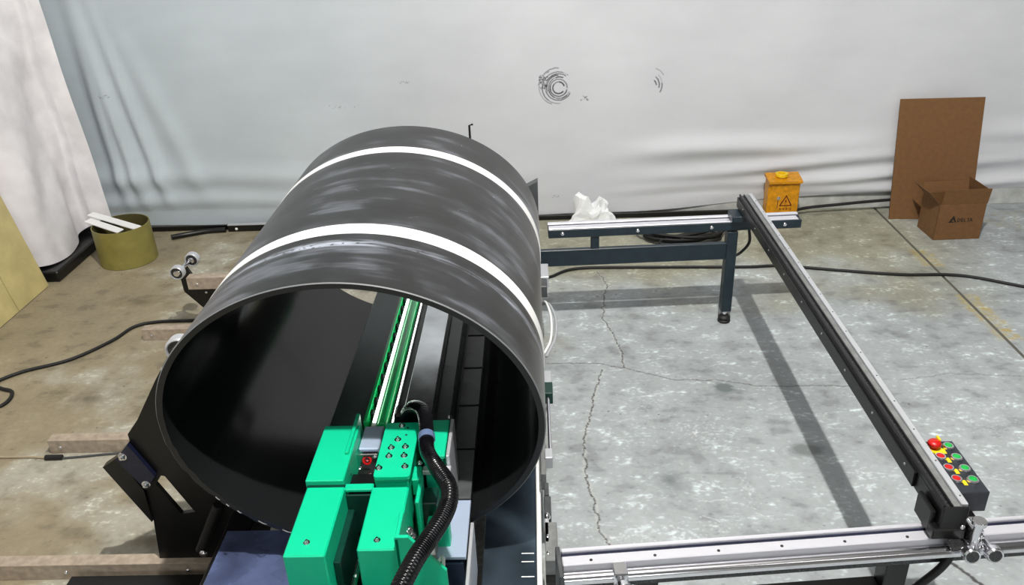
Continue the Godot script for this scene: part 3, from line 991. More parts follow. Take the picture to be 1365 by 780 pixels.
func build_boom() -> void:
	var t := thing("guide_boom", "long dark green and black guide boom running through the black pipe", "guide beam")
	part("boom_body", bx(Vector3(-0.772, 0.62, -4.35), Vector3(-0.40, 0.785, -2.12), 0.004), M.black, t)
	part("side_cover", bx(Vector3(-0.776, 0.785, -4.35), Vector3(-0.648, 0.822, -2.36), 0.003), M.dark_green, t)
	part("green_flange", bx(Vector3(-0.647, 0.785, -4.35), Vector3(-0.634, 0.845, -2.44), 0.002), M.rail_green, t)
	for k in 22:
		var z := -2.52 - k * 0.082
		part("rack_clip", bx(Vector3(-0.634, 0.80, z - 0.012), Vector3(-0.622, 0.835, z + 0.012), 0.002), M.rubber, t)
	part("strip_holder", bx(Vector3(-0.620, 0.785, -4.35), Vector3(-0.603, 0.826, -2.44), 0.001), M.white, t)
	glow_strip(t, -0.6115, 0.827, 0.011)
	var g := Geo.new()
	g.box(Vector3(-0.601, 0.785, -4.35), Vector3(-0.562, 0.82, -2.44), 0.002)
	g.cyl(Vector3(-0.5815, 0.818, -4.35), Vector3(-0.5815, 0.818, -2.44), 0.0195, 20)
	part("green_rail", g, M.rail_green, t)
	part("rail_groove", bx(Vector3(-0.562, 0.785, -4.35), Vector3(-0.549, 0.80, -2.44), 0.0), M.black, t)
	part("strip_holder", bx(Vector3(-0.550, 0.785, -4.35), Vector3(-0.541, 0.822, -2.47), 0.001), M.white, t)
	glow_strip(t, -0.5455, 0.823, 0.005)
	part("channel", bx(Vector3(-0.541, 0.785, -4.35), Vector3(-0.513, 0.81, -2.44), 0.0), M.black, t)
	part("top_plate", bx(Vector3(-0.512, 0.785, -4.35), Vector3(-0.407, 0.83, -2.46), 0.002), M.polished, t)
	part("side_box", bx(Vector3(-0.405, 0.64, -4.35), Vector3(-0.345, 0.775, -2.40), 0.003), M.dark_green, t)
	part("side_label", bx(Vector3(-0.40, 0.775, -2.92), Vector3(-0.375, 0.7757, -2.86), 0.0), M.mid_grey, t)
	# low tray with jointed covers along the right
	part("tray_beam", bx(Vector3(-0.352, 0.618, -3.95), Vector3(-0.253, 0.648, -1.98), 0.002), M.black, t)
	for k in 6:
		var z := -2.235 - k * 0.285
		part("tray_cover", bx(Vector3(-0.338, 0.648, z - 0.272), Vector3(-0.255, 0.658, z), 0.002), M.grey, t)  # same run as the silver end; darker grey paints in the pipe's shade
	part("tray_cover", bx(Vector3(-0.352, 0.648, -2.222), Vector3(-0.253, 0.662, -1.955), 0.002), M.steel, t)
	part("tray_bracket", bx(Vector3(-0.345, 0.40, -2.10), Vector3(-0.262, 0.618, -1.97), 0.003), M.plate_blue, t)
	part("tray_edge", bx(Vector3(-0.250, 0.42, -2.13), Vector3(-0.238, 0.645, -1.5), 0.002), M.alu, t)
	part("boom_column", bx(Vector3(-0.58, 0.0, -4.35), Vector3(-0.42, 0.62, -4.2), 0.004), M.black, t)
	part("boom_foot", bx(Vector3(-0.68, 0.40, -2.2), Vector3(-0.44, 0.62, -2.12), 0.004), M.black, t)
	var rodg := Geo.new()
	rodg.tube(PackedVector3Array([Vector3(-0.345, 0.78, -4.33), Vector3(-0.345, 1.40, -4.33), Vector3(-0.325, 1.405, -4.33)]), 0.006, 8)
	part("marker_rod", rodg, M.black, t)

# ---------------------------------------------------------------- the green carriage
func build_carriage() -> void:
	var t := thing("tool_carriage", "bright green tool carriage with bolted top plate at the pipe mouth", "machine carriage")
	part("housing", bx(Vector3(-0.757, 0.62, -2.345), Vector3(-0.634, 0.90, -2.052), 0.003), M.green, t)
	var h1 := part("housing", bx(Vector3(-0.750, 0.43, -2.040), Vector3(-0.628, 0.885, -1.742), 0.004), M.green, t)
	bolt(h1, Vector3(-0.692, 0.885, -1.795), Vector3.UP, 0.007, M.chrome)
	part("housing_joint", bx(Vector3(-0.752, 0.62, -2.056), Vector3(-0.63, 0.882, -2.036), 0.001), M.dark_green, t)
	part("bridge", bx(Vector3(-0.634, 0.862, -2.066), Vector3(-0.541, 0.875, -2.036), 0.003), M.green, t)
	part("slot_cover", bx(Vector3(-0.628, 0.70, -2.036), Vector3(-0.541, 0.858, -2.028), 0.002), M.dark_green, t)
	part("black_block", bx(Vector3(-0.630, 0.74, -2.15), Vector3(-0.545, 0.845, -2.068), 0.003), M.black, t)
	part("side_fin", bx(Vector3(-0.655, 0.74, -2.40), Vector3(-0.642, 0.912, -2.18), 0.003), M.green, t)
	part("motor", bx(Vector3(-0.632, 0.74, -2.40), Vector3(-0.562, 0.855, -2.27), 0.004), M.steel, t)
	part("motor_flange", bx(Vector3(-0.634, 0.74, -2.262), Vector3(-0.56, 0.85, -2.245), 0.003), M.chrome, t)
	var ring := Geo.new()
	ring.lathe([Vector2(0.010, 0), Vector2(0.016, 0), Vector2(0.016, 0.004), Vector2(0.010, 0.004), Vector2(0.010, 0)], 20, Geo.along(Vector3(-0.600, 0.826, -2.2445), Vector3(-0.600, 0.832, -2.23)))
	part("red_mark", ring, M.red, t)
	part("black_block", bx(Vector3(-0.63, 0.70, -2.24), Vector3(-0.565, 0.775, -2.20), 0.003), M.rubber, t)
	for p in [Vector3(-0.618, 0.825, -2.20), Vector3(-0.585, 0.80, -2.195), Vector3(-0.640, 0.85, -2.14)]:
		dot(t, "bolt", p, Vector3.UP, 0.009, M.chrome)
	# right half: bolted plate on its body, and the front housing
	part("body", bx(Vector3(-0.538, 0.60, -2.345), Vector3(-0.430, 0.888, -2.062), 0.003), M.green, t)
	var plate := Geo.new()
	var corners := PackedVector2Array()
	for c in [[-0.529, 2.338, PI / 2], [-0.529, 2.072, PI], [-0.436, 2.072, 1.5 * PI], [-0.436, 2.338, 0.0]]:
		for k in 5:
			var a: float = c[2] + k * PI / 8
			corners.append(Vector2(c[0] + 0.012 * cos(a), c[1] + 0.012 * sin(a)))
	plate.prism(corners, 0.012, Transform3D(Basis(Vector3(1, 0, 0), Vector3(0, 0, -1), Vector3(0, 1, 0)), Vector3(0, 0.902, 0)))
	var tp := part("bolt_plate", plate, M.green, t)
	for p in [[-0.485, -2.331], [-0.489, -2.253], [-0.505, -2.209], [-0.458, -2.213], [-0.506, -2.165], [-0.456, -2.166], [-0.530, -2.105], [-0.446, -2.110]]:
		bolt(tp, Vector3(p[0] + 0.001, 0.902, p[1]), Vector3.UP, 0.0082, M.chrome)
	for p in [[-0.463, -2.319], [-0.463, -2.279]]:
		dot(tp, "screw", Vector3(p[0], 0.902, p[1]), Vector3.UP, 0.004, M.rubber)
	var h2 := part("housing", bx(Vector3(-0.541, 0.43, -2.035), Vector3(-0.424, 0.885, -1.762), 0.004), M.green, t)
	bolt(h2, Vector3(-0.487, 0.885, -1.80), Vector3.UP, 0.007, M.chrome)
	# mechanism in the slot between the two housings
	part("slot_wall", bx(Vector3(-0.628, 0.43, -2.03), Vector3(-0.606, 0.80, -1.80), 0.002), M.dark_green, t)
	part("slot_bar", bx(Vector3(-0.585, 0.43, -2.03), Vector3(-0.562, 0.72, -1.55), 0.002), M.black, t)
	part("slot_rod", rod(Vector3(-0.566, 0.742, -2.03), Vector3(-0.566, 0.742, -1.55), 0.008), M.chrome, t)
	for z in [-1.98, -1.93, -1.86, -1.80]:
		dot(t, "bolt", Vector3(-0.566, 0.748, z), Vector3.UP, 0.009, M.chrome)
	# gusset at the right of the front housing
	part("gusset", flat([Vector2(-0.424, 0.43), Vector2(-0.424, 0.945), Vector2(-0.385, 0.945), Vector2(-0.285, 0.815), Vector2(-0.280, 0.43)], 0.012, -1.745), M.green, t)
	part("gusset_web", bx(Vector3(-0.424, 0.43, -1.86), Vector3(-0.412, 0.94, -1.745), 0.002), M.green, t)
	# small stations between the carriage and the tray
	part("station_top", bx(Vector3(-0.398, 0.885, -2.366), Vector3(-0.322, 0.90, -2.165), 0.003), M.green, t)
	part("station_body", bx(Vector3(-0.392, 0.62, -2.35), Vector3(-0.330, 0.885, -2.17), 0.003), M.green, t)
	part("station_plate", bx(Vector3(-0.318, 0.66, -2.37), Vector3(-0.306, 0.90, -2.165), 0.002), M.alu, t)
	part("station_lip", bx(Vector3(-0.395, 0.845, -2.163), Vector3(-0.302, 0.862, -2.135), 0.002), M.alu, t)
	for p in [Vector3(-0.392, 0.90, -2.375), Vector3(-0.325, 0.90, -2.38), Vector3(-0.335, 0.87, -2.14), Vector3(-0.405, 0.88, -2.155)]:
		bolt(t, p, Vector3.UP, 0.007, M.chrome)
	part("station_block", bx(Vector3(-0.425, 0.80, -2.16), Vector3(-0.398, 0.865, -2.09), 0.003), M.green, t)
	part("station_block", bx(Vector3(-0.420, 0.66, -2.13), Vector3(-0.345, 0.80, -2.05), 0.003), M.dark_green, t)
	part("station_block", bx(Vector3(-0.405, 0.70, -2.12), Vector3(-0.392, 0.85, -2.00), 0.003), M.green, t)
	part("motor", bx(Vector3(-0.400, 0.55, -2.03), Vector3(-0.345, 0.70, -1.93), 0.004), M.mid_grey, t)
	part("motor_mount", bx(Vector3(-0.375, 0.56, -2.045), Vector3(-0.305, 0.755, -2.0), 0.003), M.green, t)
	part("motor_mount", bx(Vector3(-0.372, 0.56, -2.0), Vector3(-0.362, 0.74, -1.90), 0.003), M.green, t)
	for p in [Vector3(-0.345, 0.755, -2.02), Vector3(-0.345, 0.725, -1.99), Vector3(-0.418, 0.80, -1.93), Vector3(-0.418, 0.77, -1.90), Vector3(-0.416, 0.76, -1.95)]:
		bolt(t, p, Vector3(0.4, 1, 0.2).normalized(), 0.009, M.chrome)
	part("belt_loop", cable([Vector3(-0.345, 0.70, -1.86), Vector3(-0.318, 0.72, -1.90), Vector3(-0.312, 0.72, -1.82), Vector3(-0.33, 0.70, -1.77), Vector3(-0.345, 0.69, -1.80)], 0.006), M.white, t)
	# the ribbed hose arching over the carriage
	var hs := thing("ribbed_hose", "black ribbed conduit hose arching over the green carriage", "hose")
	var path := smooth_path([Vector3(-0.500, 0.845, -2.42), Vector3(-0.462, 0.93, -2.385), Vector3(-0.425, 0.972, -2.34), Vector3(-0.395, 0.985, -2.285), Vector3(-0.375, 0.985, -2.175), Vector3(-0.365, 0.98, -2.094), Vector3(-0.332, 0.98, -2.019), Vector3(-0.287, 0.98, -1.93), Vector3(-0.275, 0.98, -1.863), Vector3(-0.288, 0.98, -1.785), Vector3(-0.319, 0.98, -1.698), Vector3(-0.350, 0.98, -1.616), Vector3(-0.385, 0.97, -1.49), Vector3(-0.42, 0.92, -1.36), Vector3(-0.50, 0.70, -1.08), Vector3(-0.56, 0.30, -0.86), Vector3(-0.62, 0.03, -0.6), Vector3(-0.7, 0.026, -0.3)], 0.0024)
	var radii := PackedFloat32Array()
	for i in path.size():
		var amp := 0.0003 + 0.0027 * smoothstep(-2.05, -1.95, path[i].z)
		radii.append(0.0245 + amp * sin(i * TAU / 6.0 + 0.4))
	var hg := Geo.new()
	hg.tube(path, radii, 20)
	part("hose_body", hg, M.hose, hs)
	part("hose_clamp", rod(Vector3(-0.3745, 0.985, -2.165), Vector3(-0.3705, 0.984, -2.138), 0.0275, 24), mat(Color(0.35, 0.42, 0.55), 0.3), hs)
	part("hose_gland", bx(Vector3(-0.525, 0.83, -2.47), Vector3(-0.43, 0.90, -2.40), 0.008), M.black, hs)

# ---------------------------------------------------------------- the rails at the right
func build_far_rail() -> void:
	var t := thing("rear_rail_table", "dark blue steel rail frame with bright top beside the rear wall", "rail frame", Vector3(0.07, 0, -4.54), 0.036)
	var L := 1.51
	part("rail_beam", bx(Vector3(0, 0.637, -0.10), Vector3(L, 0.69, 0.0), 0.003), M.steel_blue, t)
	part("top_strip", bx(Vector3(0.003, 0.69, -0.055), Vector3(L - 0.02, 0.697, -0.003), 0.002), M.rail, t)
	part("top_strip", bx(Vector3(0.0, 0.69, -0.105), Vector3(L, 0.702, -0.072), 0.003), M.rail, t)
	part("strip_groove", bx(Vector3(0.0, 0.688, -0.075), Vector3(L, 0.692, -0.055), 0.0), M.navy, t)
	for x in [0.083, 0.533, 0.974, 1.41]:
		dot(t, "bolt", Vector3(x, 0.665, 0.0), Vector3.BACK, 0.013, M.chrome)
	part("lower_beam", bx(Vector3(-0.08, 0.445, -0.046), Vector3(1.09, 0.552, -0.012), 0.003), M.steel_blue, t)
	part("upright", bx(Vector3(0.255, 0.552, -0.046), Vector3(0.305, 0.637, -0.012), 0.003), M.steel_blue, t)
	part("leg", bx(Vector3(1.075, 0.085, -0.07), Vector3(1.137, 0.628, 0.0), 0.003), M.steel_blue, t)
	var f := Geo.new()
	f.lathe([Vector2(0, 0), Vector2(0.036, 0.0), Vector2(0.040, 0.006), Vector2(0.040, 0.014), Vector2(0.034, 0.020), Vector2(0.038, 0.026), Vector2(0.038, 0.036), Vector2(0.026, 0.048), Vector2(0.014, 0.052), Vector2(0, 0.052)], 24, Transform3D(Basis(), Vector3(1.106, 0, -0.035)))
	var ft := part("foot", f, M.rubber, t)
	part("foot_screw", rod(Vector3(1.106, 0.045, -0.035), Vector3(1.106, 0.09, -0.035), 0.012), M.chrome, ft)

func knob(parent: Node, at: Vector3, r: float) -> void:
	var g := Geo.new()
	var xf := Geo.along(at, at + Vector3(0, 0.12, 1))
	g.lathe([Vector2(0, -0.07), Vector2(r * 0.45, -0.07), Vector2(r * 0.5, -0.02), Vector2(r * 0.8, -0.012), Vector2(r, -0.006), Vector2(r, 0.012), Vector2(r * 0.9, 0.018), Vector2(r * 0.55, 0.016), Vector2(0, 0.014)], 26, xf)
	var o := part("clamp_knob", g, M.chrome, parent)
	var d := Geo.new()
	d.lathe([Vector2(0, 0.0165), Vector2(r * 0.72, 0.0165), Vector2(r * 0.72, 0.019), Vector2(0, 0.0195)], 24, xf)
	part("knob_face", d, M.anodised, o)

func build_front_rail() -> void:
	var t := thing("front_rail_table", "bright polished guide rail on a dark frame along the front", "rail frame", Vector3(0.048, 0, -1.943), 0.0757)
	var L := 1.75
	part("rail_base", bx(Vector3(-0.004, 0.60, 0.002), Vector3(L, 0.655, 0.075), 0.003), M.anodised, t)
	part("rail_plate", bx(Vector3(0.0, 0.655, 0.0), Vector3(L, 0.69, 0.060), 0.003), M.rail, t)
	part("rear_ridge", bx(Vector3(0.0, 0.69, 0.0), Vector3(L, 0.703, 0.014), 0.003), M.rail, t)
	part("rail_groove", bx(Vector3(0.0, 0.688, 0.014), Vector3(L, 0.6905, 0.024), 0.0), M.navy, t)
	part("end_plate", bx(Vector3(-0.016, 0.42, -0.012), Vector3(-0.002, 0.70, 0.115), 0.002), M.grey, t)
	part("guide_rod", rod(Vector3(-0.002, 0.668, 0.096), Vector3(L, 0.668, 0.096), 0.019, 26), M.chrome, t)
	for k in 9:
		dot(t, "screw", Vector3(0.09 + k * 0.2, 0.69, 0.046), Vector3.UP, 0.005, M.black)
	part("rod_clamp", bx(Vector3(0.150, 0.64, 0.062), Vector3(0.195, 0.693, 0.118), 0.004), M.chrome, t)
	knob(t, Vector3(0.172, 0.672, 0.150), 0.025)
	part("leg", bx(Vector3(0.235, 0.0, 0.01), Vector3(0.30, 0.60, 0.07), 0.003), M.black, t)
	part("leg", bx(Vector3(1.03, 0.0, 0.01), Vector3(1.105, 0.60, 0.07), 0.003), M.black, t)
	part("lower_beam", bx(Vector3(0.30, 0.38, 0.01), Vector3(1.03, 0.495, 0.07), 0.003), M.black, t)

func build_crossbeam() -> void:
	var t := thing("crossbeam", "long black crossbeam with silver strip bridging the two rails", "beam", Vector3(1.252, 0, -1.962), 0.0)
	var L := 2.72
	part("beam_body", bx(Vector3(-0.036, 0.745, -L), Vector3(0.04, 0.815, 0.0), 0.003), M.black, t)
	part("side_cover", bx(Vector3(-0.046, 0.752, -L), Vector3(-0.036, 0.812, -0.18), 0.002), M.black, t)
	for k in 9:
		dot(t, "screw", Vector3(-0.046, 0.79, -0.25 - k * 0.29), Vector3.LEFT, 0.006, M.mid_grey)
	part("cover_edge", bx(Vector3(-0.036, 0.815, -L), Vector3(-0.026, 0.830, 0.0), 0.002), M.black, t)
	part("groove", bx(Vector3(-0.026, 0.815, -L), Vector3(-0.008, 0.820, -0.002), 0.001), M.anodised, t)
	part("groove_rib", bx(Vector3(-0.010, 0.815, -L), Vector3(-0.004, 0.829, -0.002), 0.001), M.black, t)
	part("belt", bx(Vector3(-0.004, 0.815, -L), Vector3(0.018, 0.826, -0.002), 0.001), M.mid_grey, t)
	part("silver_strip", bx(Vector3(0.019, 0.815, -L), Vector3(0.040, 0.834, -0.003), 0.002), M.alu, t)
	for k in 16:
		dot(t, "screw", Vector3(0.030, 0.834, -0.04 - k * 0.17), Vector3.UP, 0.003, M.grey)
	part("end_cap", bx(Vector3(-0.036, 0.735, 0.0), Vector3(0.042, 0.828, 0.008), 0.003), M.black, t)
	part("front_slide", bx(Vector3(-0.055, 0.704, -0.12), Vector3(0.045, 0.745, 0.012), 0.004), M.black, t)
	part("slide_wing", bx(Vector3(-0.056, 0.706, -0.12), Vector3(-0.04, 0.79, -0.02), 0.004), M.black, t)
	part("rear_slide", bx(Vector3(-0.10, 0.706, -2.70), Vector3(0.03, 0.745, -2.57), 0.004), M.steel_blue, t)
	# clamp with its three knobs at the near end
	var c := part("clamp_bracket", bx(Vector3(0.048, 0.695, -0.03), Vector3(0.085, 0.76, 0.035), 0.003), M.chrome, t)
	part("clamp_pin", rod(Vector3(0.055, 0.70, 0.045), Vector3(0.055, 0.795, 0.045), 0.013), M.chrome, c)
	part("clamp_cap", rod(Vector3(0.055, 0.795, 0.045), Vector3(0.055, 0.812, 0.045), 0.021, 22), M.chrome, c)
	part("clamp_lever", rod(Vector3(0.03, 0.80, 0.02), Vector3(0.055, 0.775, 0.04), 0.006), M.chrome, c)
	part("clamp_foot", bx(Vector3(-0.01, 0.695, 0.01), Vector3(0.035, 0.707, 0.05), 0.003), M.anodised, t)
	knob(t, Vector3(0.042, 0.695, 0.062), 0.026)
	knob(t, Vector3(0.110, 0.697, 0.062), 0.026)
	for p in [Vector3(0.030, 0.755, 0.012), Vector3(0.050, 0.72, 0.05), Vector3(0.078, 0.72, 0.045), Vector3(0.078, 0.74, 0.04)]:
		dot(t, "bolt", p, Vector3.BACK, 0.008, M.chrome)
	part("box_arm", bx(Vector3(0.04, 0.70, -0.10), Vector3(0.12, 0.72, -0.07), 0.003), M.black, t)

func build_control_box() -> void:
	var t := thing("control_box", "dark grey push-button control box beside the crossbeam's near end", "control box", Vector3(1.352, 0.72, -2.186))
	part("box_body", bx(Vector3(-0.052, 0.0, -0.132), Vector3(0.056, 0.08, 0.132), 0.003), M.control, t)
	for k in 4:
		var z: float = [-0.094, -0.034, 0.024, 0.080][k]
		push_button(t, Vector3(0.024, 0.08, z), M.button_green, "green_button")
		if k > 0:
			push_button(t, Vector3(-0.026, 0.08, z - 0.005), M.red, "red_button")
			part("yellow_label", bx(Vector3(-0.009, 0.08, z - 0.006), Vector3(0.003, 0.0812, z + 0.018), 0.0), M.yellow, t)
	var e := Geo.new()
	e.lathe([Vector2(0.013, 0), Vector2(0.012, 0.012), Vector2(0.021, 0.014), Vector2(0.022, 0.022), Vector2(0.017, 0.029), Vector2(0, 0.031)], 24, Transform3D(Basis(), Vector3(-0.024, 0.08, -0.094)), true)
	part("stop_button", e, M.red, t)
	var y := Geo.new()
	y.lathe([Vector2(0.0, 0.0), Vector2(0.024, 0.0), Vector2(0.024, 0.002), Vector2(0.0, 0.002)], 24, Transform3D(Basis(), Vector3(-0.022, 0.0803, -0.086)))
	part("yellow_collar", y, M.yellow, t)
	part("yellow_guard", bx(Vector3(-0.008, 0.08, -0.125), Vector3(0.0, 0.112, -0.098), 0.003), M.yellow, t)
	part("yellow_label", bx(Vector3(-0.008, 0.08, -0.088), Vector3(0.008, 0.0812, -0.062), 0.0), M.yellow, t)
	part("yellow_label", bx(Vector3(-0.032, 0.08, -0.068), Vector3(-0.014, 0.0812, -0.048), 0.0), M.yellow, t)

func push_button(t: Node, at: Vector3, m: Material, called: String) -> void:
	var g := Geo.new()
	g.lathe([Vector2(0.0185, 0), Vector2(0.0185, 0.008), Vector2(0.016, 0.012), Vector2(0.0125, 0.012), Vector2(0.0125, 0.006)], 22, Transform3D(Basis(), at))
	var o := part("button_ring", g, M.chrome, t)
	var b := Geo.new()
	b.lathe([Vector2(0.0122, 0.004), Vector2(0.0122, 0.011), Vector2(0.010, 0.013), Vector2(0, 0.0135)], 20, Transform3D(Basis(), at))
	part(called, b, m, o)

# ---------------------------------------------------------------- things along the walls
func build_background() -> void:
	# yellow electrical box
	var t := thing("electrical_box", "small yellow electrical box with warning triangle by the rear wall", "electrical box", Vector3(1.955, 0.0, -6.2))
	part("box_body", bx(Vector3(-0.118, 0.02, -0.11), Vector3(0.128, 0.36, 0.0), 0.004), M.box_yellow, t)
	part("rain_hood", flat([Vector2(-0.03, 0.332), Vector2(-0.03, 0.350), Vector2(0.12, 0.378), Vector2(0.12, 0.35)], 0.262, 0.0), M.box_yellow, t).transform = Transform3D(Basis(Vector3(0, 0, -1), Vector3.UP, Vector3(1, 0, 0)), Vector3(0.136, 0.008, 0.0))
	var d := part("door", bx(Vector3(-0.095, 0.04, 0.0), Vector3(0.105, 0.325, 0.006), 0.002), M.box_yellow, t)
	var lk := Geo.new()
	lk.lathe([Vector2(0.014, 0), Vector2(0.014, 0.008), Vector2(0.006, 0.012), Vector2(0, 0.012)], 16, Geo.along(Vector3(-0.035, 0.215, 0.006), Vector3(-0.035, 0.215, 0.02)))
	part("lock", lk, M.chrome, d)
	part("key_tag", bx(Vector3(-0.041, 0.13, 0.006), Vector3(-0.034, 0.20, 0.009), 0.001), M.card_dark, d)
	for s in [[Vector2(-0.018, 0.150), Vector2(0.027, 0.232)], [Vector2(0.027, 0.232), Vector2(0.072, 0.150)], [Vector2(0.072, 0.150), Vector2(-0.018, 0.150)]]:
		stroke(d, "warning_triangle", s[0], s[1], 0.009, 0.0068, M.print_red)
	part("lightning_mark", flat([Vector2(0.031, 0.212), Vector2(0.018, 0.186), Vector2(0.026, 0.186), Vector2(0.022, 0.160), Vector2(0.036, 0.192), Vector2(0.028, 0.192)], 0.001, 0.0072), M.print_red, d)
	# four small characters under the triangle: you dian wei xian
	var glyphs := [[[0, 8, 10, 8], [5, 10, 1, 4], [3, 6, 3, 0], [3, 6, 8, 6], [8, 6, 8, 0], [3, 4, 8, 4], [3, 2, 8, 2]], [[1, 8, 9, 8], [1, 8, 1, 3], [9, 8, 9, 3], [1, 5, 9, 5], [1, 3, 9, 3], [5, 10, 5, 0], [5, 0, 10, 0]], [[3, 10, 1, 7], [3, 9, 7, 9], [1, 7, 10, 7], [2, 7, 0, 0], [3, 5, 8, 5], [8, 5, 8, 3], [3, 5, 3, 1], [3, 1, 9, 1]], [[1, 10, 1, 0], [1, 10, 3, 8], [7, 10, 4, 6], [7, 10, 10, 6], [5, 6, 9, 6], [4, 4, 5, 2], [7, 4, 7, 2], [9, 4, 8, 1], [4, 0, 10, 0]]]
	for k in 4:
		for s in glyphs[k]:
			var o := Vector2(-0.022 + k * 0.026, 0.112)
			stroke(d, "glyph_stroke", o + Vector2(s[0], s[1]) * 0.0019, o + Vector2(s[2], s[3]) * 0.0019, 0.0024, 0.0066, M.print_red)
	var rl := Geo.new()
	rl.lathe([Vector2(0.030, 0), Vector2(0.048, 0), Vector2(0.048, 0.022), Vector2(0.030, 0.022), Vector2(0.030, 0)], 26, Transform3D(Basis(), Vector3(1.945, 0.378, -6.255)))
	tag(part("tape_roll", rl, M.yellow), "roll of yellow tape lying on the yellow electrical box", "tape roll")
	# brown board leaning on the wall
	var b := part("fibre_board", bx(Vector3(-0.31, 0.0, -0.006), Vector3(0.31, 0.94, 0.006), 0.001), M.card)
	b.transform = Transform3D(Basis(Vector3(0.997, 0.012, 0.08).normalized(), Vector3(-0.065, 0.975, -0.19).normalized(), Vector3(-0.08, 0.19, 0.98).normalized()).orthonormalized(), Vector3(3.135, 0.003, -6.19))
	tag(b, "tall brown board leaning against the rear wall sheet", "board")
	# open cardboard box
	var c := thing("cardboard_box", "open brown cardboard box with printed logo before the leaning board", "cardboard box", Vector3(2.985, 0, -5.775), 0.02)
	var cw := 0.345
	var cd := 0.27
	var ch := 0.282
	part("panel", bx(Vector3(0, 0, -0.004), Vector3(cw, ch, 0.0), 0.001), M.card, c)
	part("panel", bx(Vector3(0, 0, -cd), Vector3(cw, ch, -cd + 0.004), 0.001), M.card, c)
	part("panel", bx(Vector3(0, 0, -cd), Vector3(0.004, ch, 0.0), 0.001), M.card, c)
	part("panel", bx(Vector3(cw - 0.004, 0, -cd), Vector3(cw, ch, 0.0), 0.001), M.card, c)
	part("panel", bx(Vector3(0, 0.0, -cd), Vector3(cw, 0.004, 0.0), 0.001), M.card, c)
	part("flap", bx(Vector3(0.012, 0, -0.004), Vector3(cw + 0.004, 0.125, 0.0), 0.001, Transform3D(Basis(Vector3.RIGHT, 0.16), Vector3(0, ch, 0))), M.card, c)
	part("flap", bx(Vector3(0, 0, -cd), Vector3(0.004, 0.13, -0.005), 0.001, Transform3D(Basis(Vector3.BACK, 0.75), Vector3(0, ch, 0))), M.card, c)
	part("flap", bx(Vector3(0.002, 0, 0), Vector3(cw - 0.004, 0.08, 0.004), 0.001, Transform3D(Basis(Vector3.RIGHT, -0.4), Vector3(0, ch, -cd))), M.card, c)
	part("flap", bx(Vector3(-0.004, 0, -cd), Vector3(0.0, 0.12, -0.005), 0.001, Transform3D(Basis(Vector3.BACK, 0.12), Vector3(cw, ch, 0))), M.card, c)
	part("hand_slot", bx(Vector3(0.125, 0.252, 0.0), Vector3(0.205, 0.262, 0.0006), 0.0), M.card_dark, c)
	part("printed_triangle", flat([Vector2(0.088, 0.138), Vector2(0.118, 0.192), Vector2(0.122, 0.192), Vector2(0.146, 0.140), Vector2(0.134, 0.140), Vector2(0.120, 0.166), Vector2(0.109, 0.148), Vector2(0.124, 0.146), Vector2(0.130, 0.140)], 0.0008, 0.001), M.card_print, c)
	var tm := TextMesh.new()
	tm.text = "DELTA"
	var sf := SystemFont.new()
	sf.font_names = PackedStringArray(["Droid Sans"])
	sf.font_weight = 700
	tm.font = sf
	tm.font_size = 16
	tm.pixel_size = 0.0024
	tm.depth = 0.0008
	tm.horizontal_alignment = HORIZONTAL_ALIGNMENT_LEFT
	tm.vertical_alignment = VERTICAL_ALIGNMENT_BOTTOM
	var tx := part("printed_logo", tm, M.card_print, c)
	tx.position = Vector3(0.150, 0.133, 0.0006)
	# olive drum and the white strips in it
	var dr := thing("olive_drum", "short olive green open drum beside the left hanging sheet", "drum", Vector3(-3.20, 0, -5.845))
	var dg := Geo.new()
	dg.lathe([Vector2(0, 0), Vector2(0.208, 0.0), Vector2(0.212, 0.006), Vector2(0.210, 0.302), Vector2(0.203, 0.302)], 56, Transform3D(), false)
	part("drum_wall", dg, M.olive, dr)
	var di := Geo.new()
	di.lathe([Vector2(0.203, 0.302), Vector2(0.203, 0.02), Vector2(0, 0.02)], 56)
	part("drum_inside", di, M.olive_in, dr)
	var labels := ["longer white plastic strip standing in the olive drum", "shorter white plastic strip at the front of the olive drum"]
	var ends := [[Vector3(-3.49, 0.337, -5.98), Vector3(-3.08, 0.25, -5.87)], [Vector3(-3.455, 0.332, -5.86), Vector3(-3.18, 0.262, -5.785)]]
	for k in 2:
		var a: Vector3 = ends[k][0]
		var e: Vector3 = ends[k][1]
		var x := (e - a).normalized()
		var z := x.cross(Vector3.UP).normalized()
		var st := part("white_strip", bx(Vector3(0, -0.004, -0.036), Vector3(a.distance_to(e), 0.006, 0.036), 0.002), M.white)
		st.transform = Transform3D(Basis(x, z.cross(x), z), a)
		tag(st, labels[k], "plastic strip", "")
	# khaki panels leaning on the left
	for k in 2:
		var z0: float = [-5.40, -4.995][k]
		var z1: float = [-5.005, -4.30][k]
		var p := part("khaki_panel", bx(Vector3(-0.02, 0, z0), Vector3(0.0, 1.25, z1), 0.003), M.khaki)
		p.transform = Transform3D(Basis(Vector3.BACK, 0.187), Vector3(-3.612, 0.004, 0))
		tag(p, ["khaki panel leaning by the wall, the one nearest the olive drum", "khaki panel leaning by the wall, the one farther from the drum"][k], "panel")
	# steel tube on the floor behind the pipe
	var tb := thing("steel_bar", "black square steel bar lying on the floor behind the pipe", "steel bar", Vector3(-2.58, 0, -6.35))
	part("bar_body", bx(Vector3(0, 0.002, -0.04), Vector3(1.9, 0.055, 0.0), 0.002), M.black, tb)
	part("bar_top", bx(Vector3(0, 0.055, -0.042), Vector3(1.9, 0.062, 0.001), 0.001), M.alu, tb)  # pale strip stands in for the lit upper face of the black bar
	dot(tb, "bolt", Vector3(0.072, 0.025, 0.0), Vector3.BACK, 0.012, M.white)
	# crumpled clear bag
	var bg := Geo.new()
	var fn := FastNoiseLite.new()
	fn.seed = 77
	fn.frequency = 3.2
	var rows := []
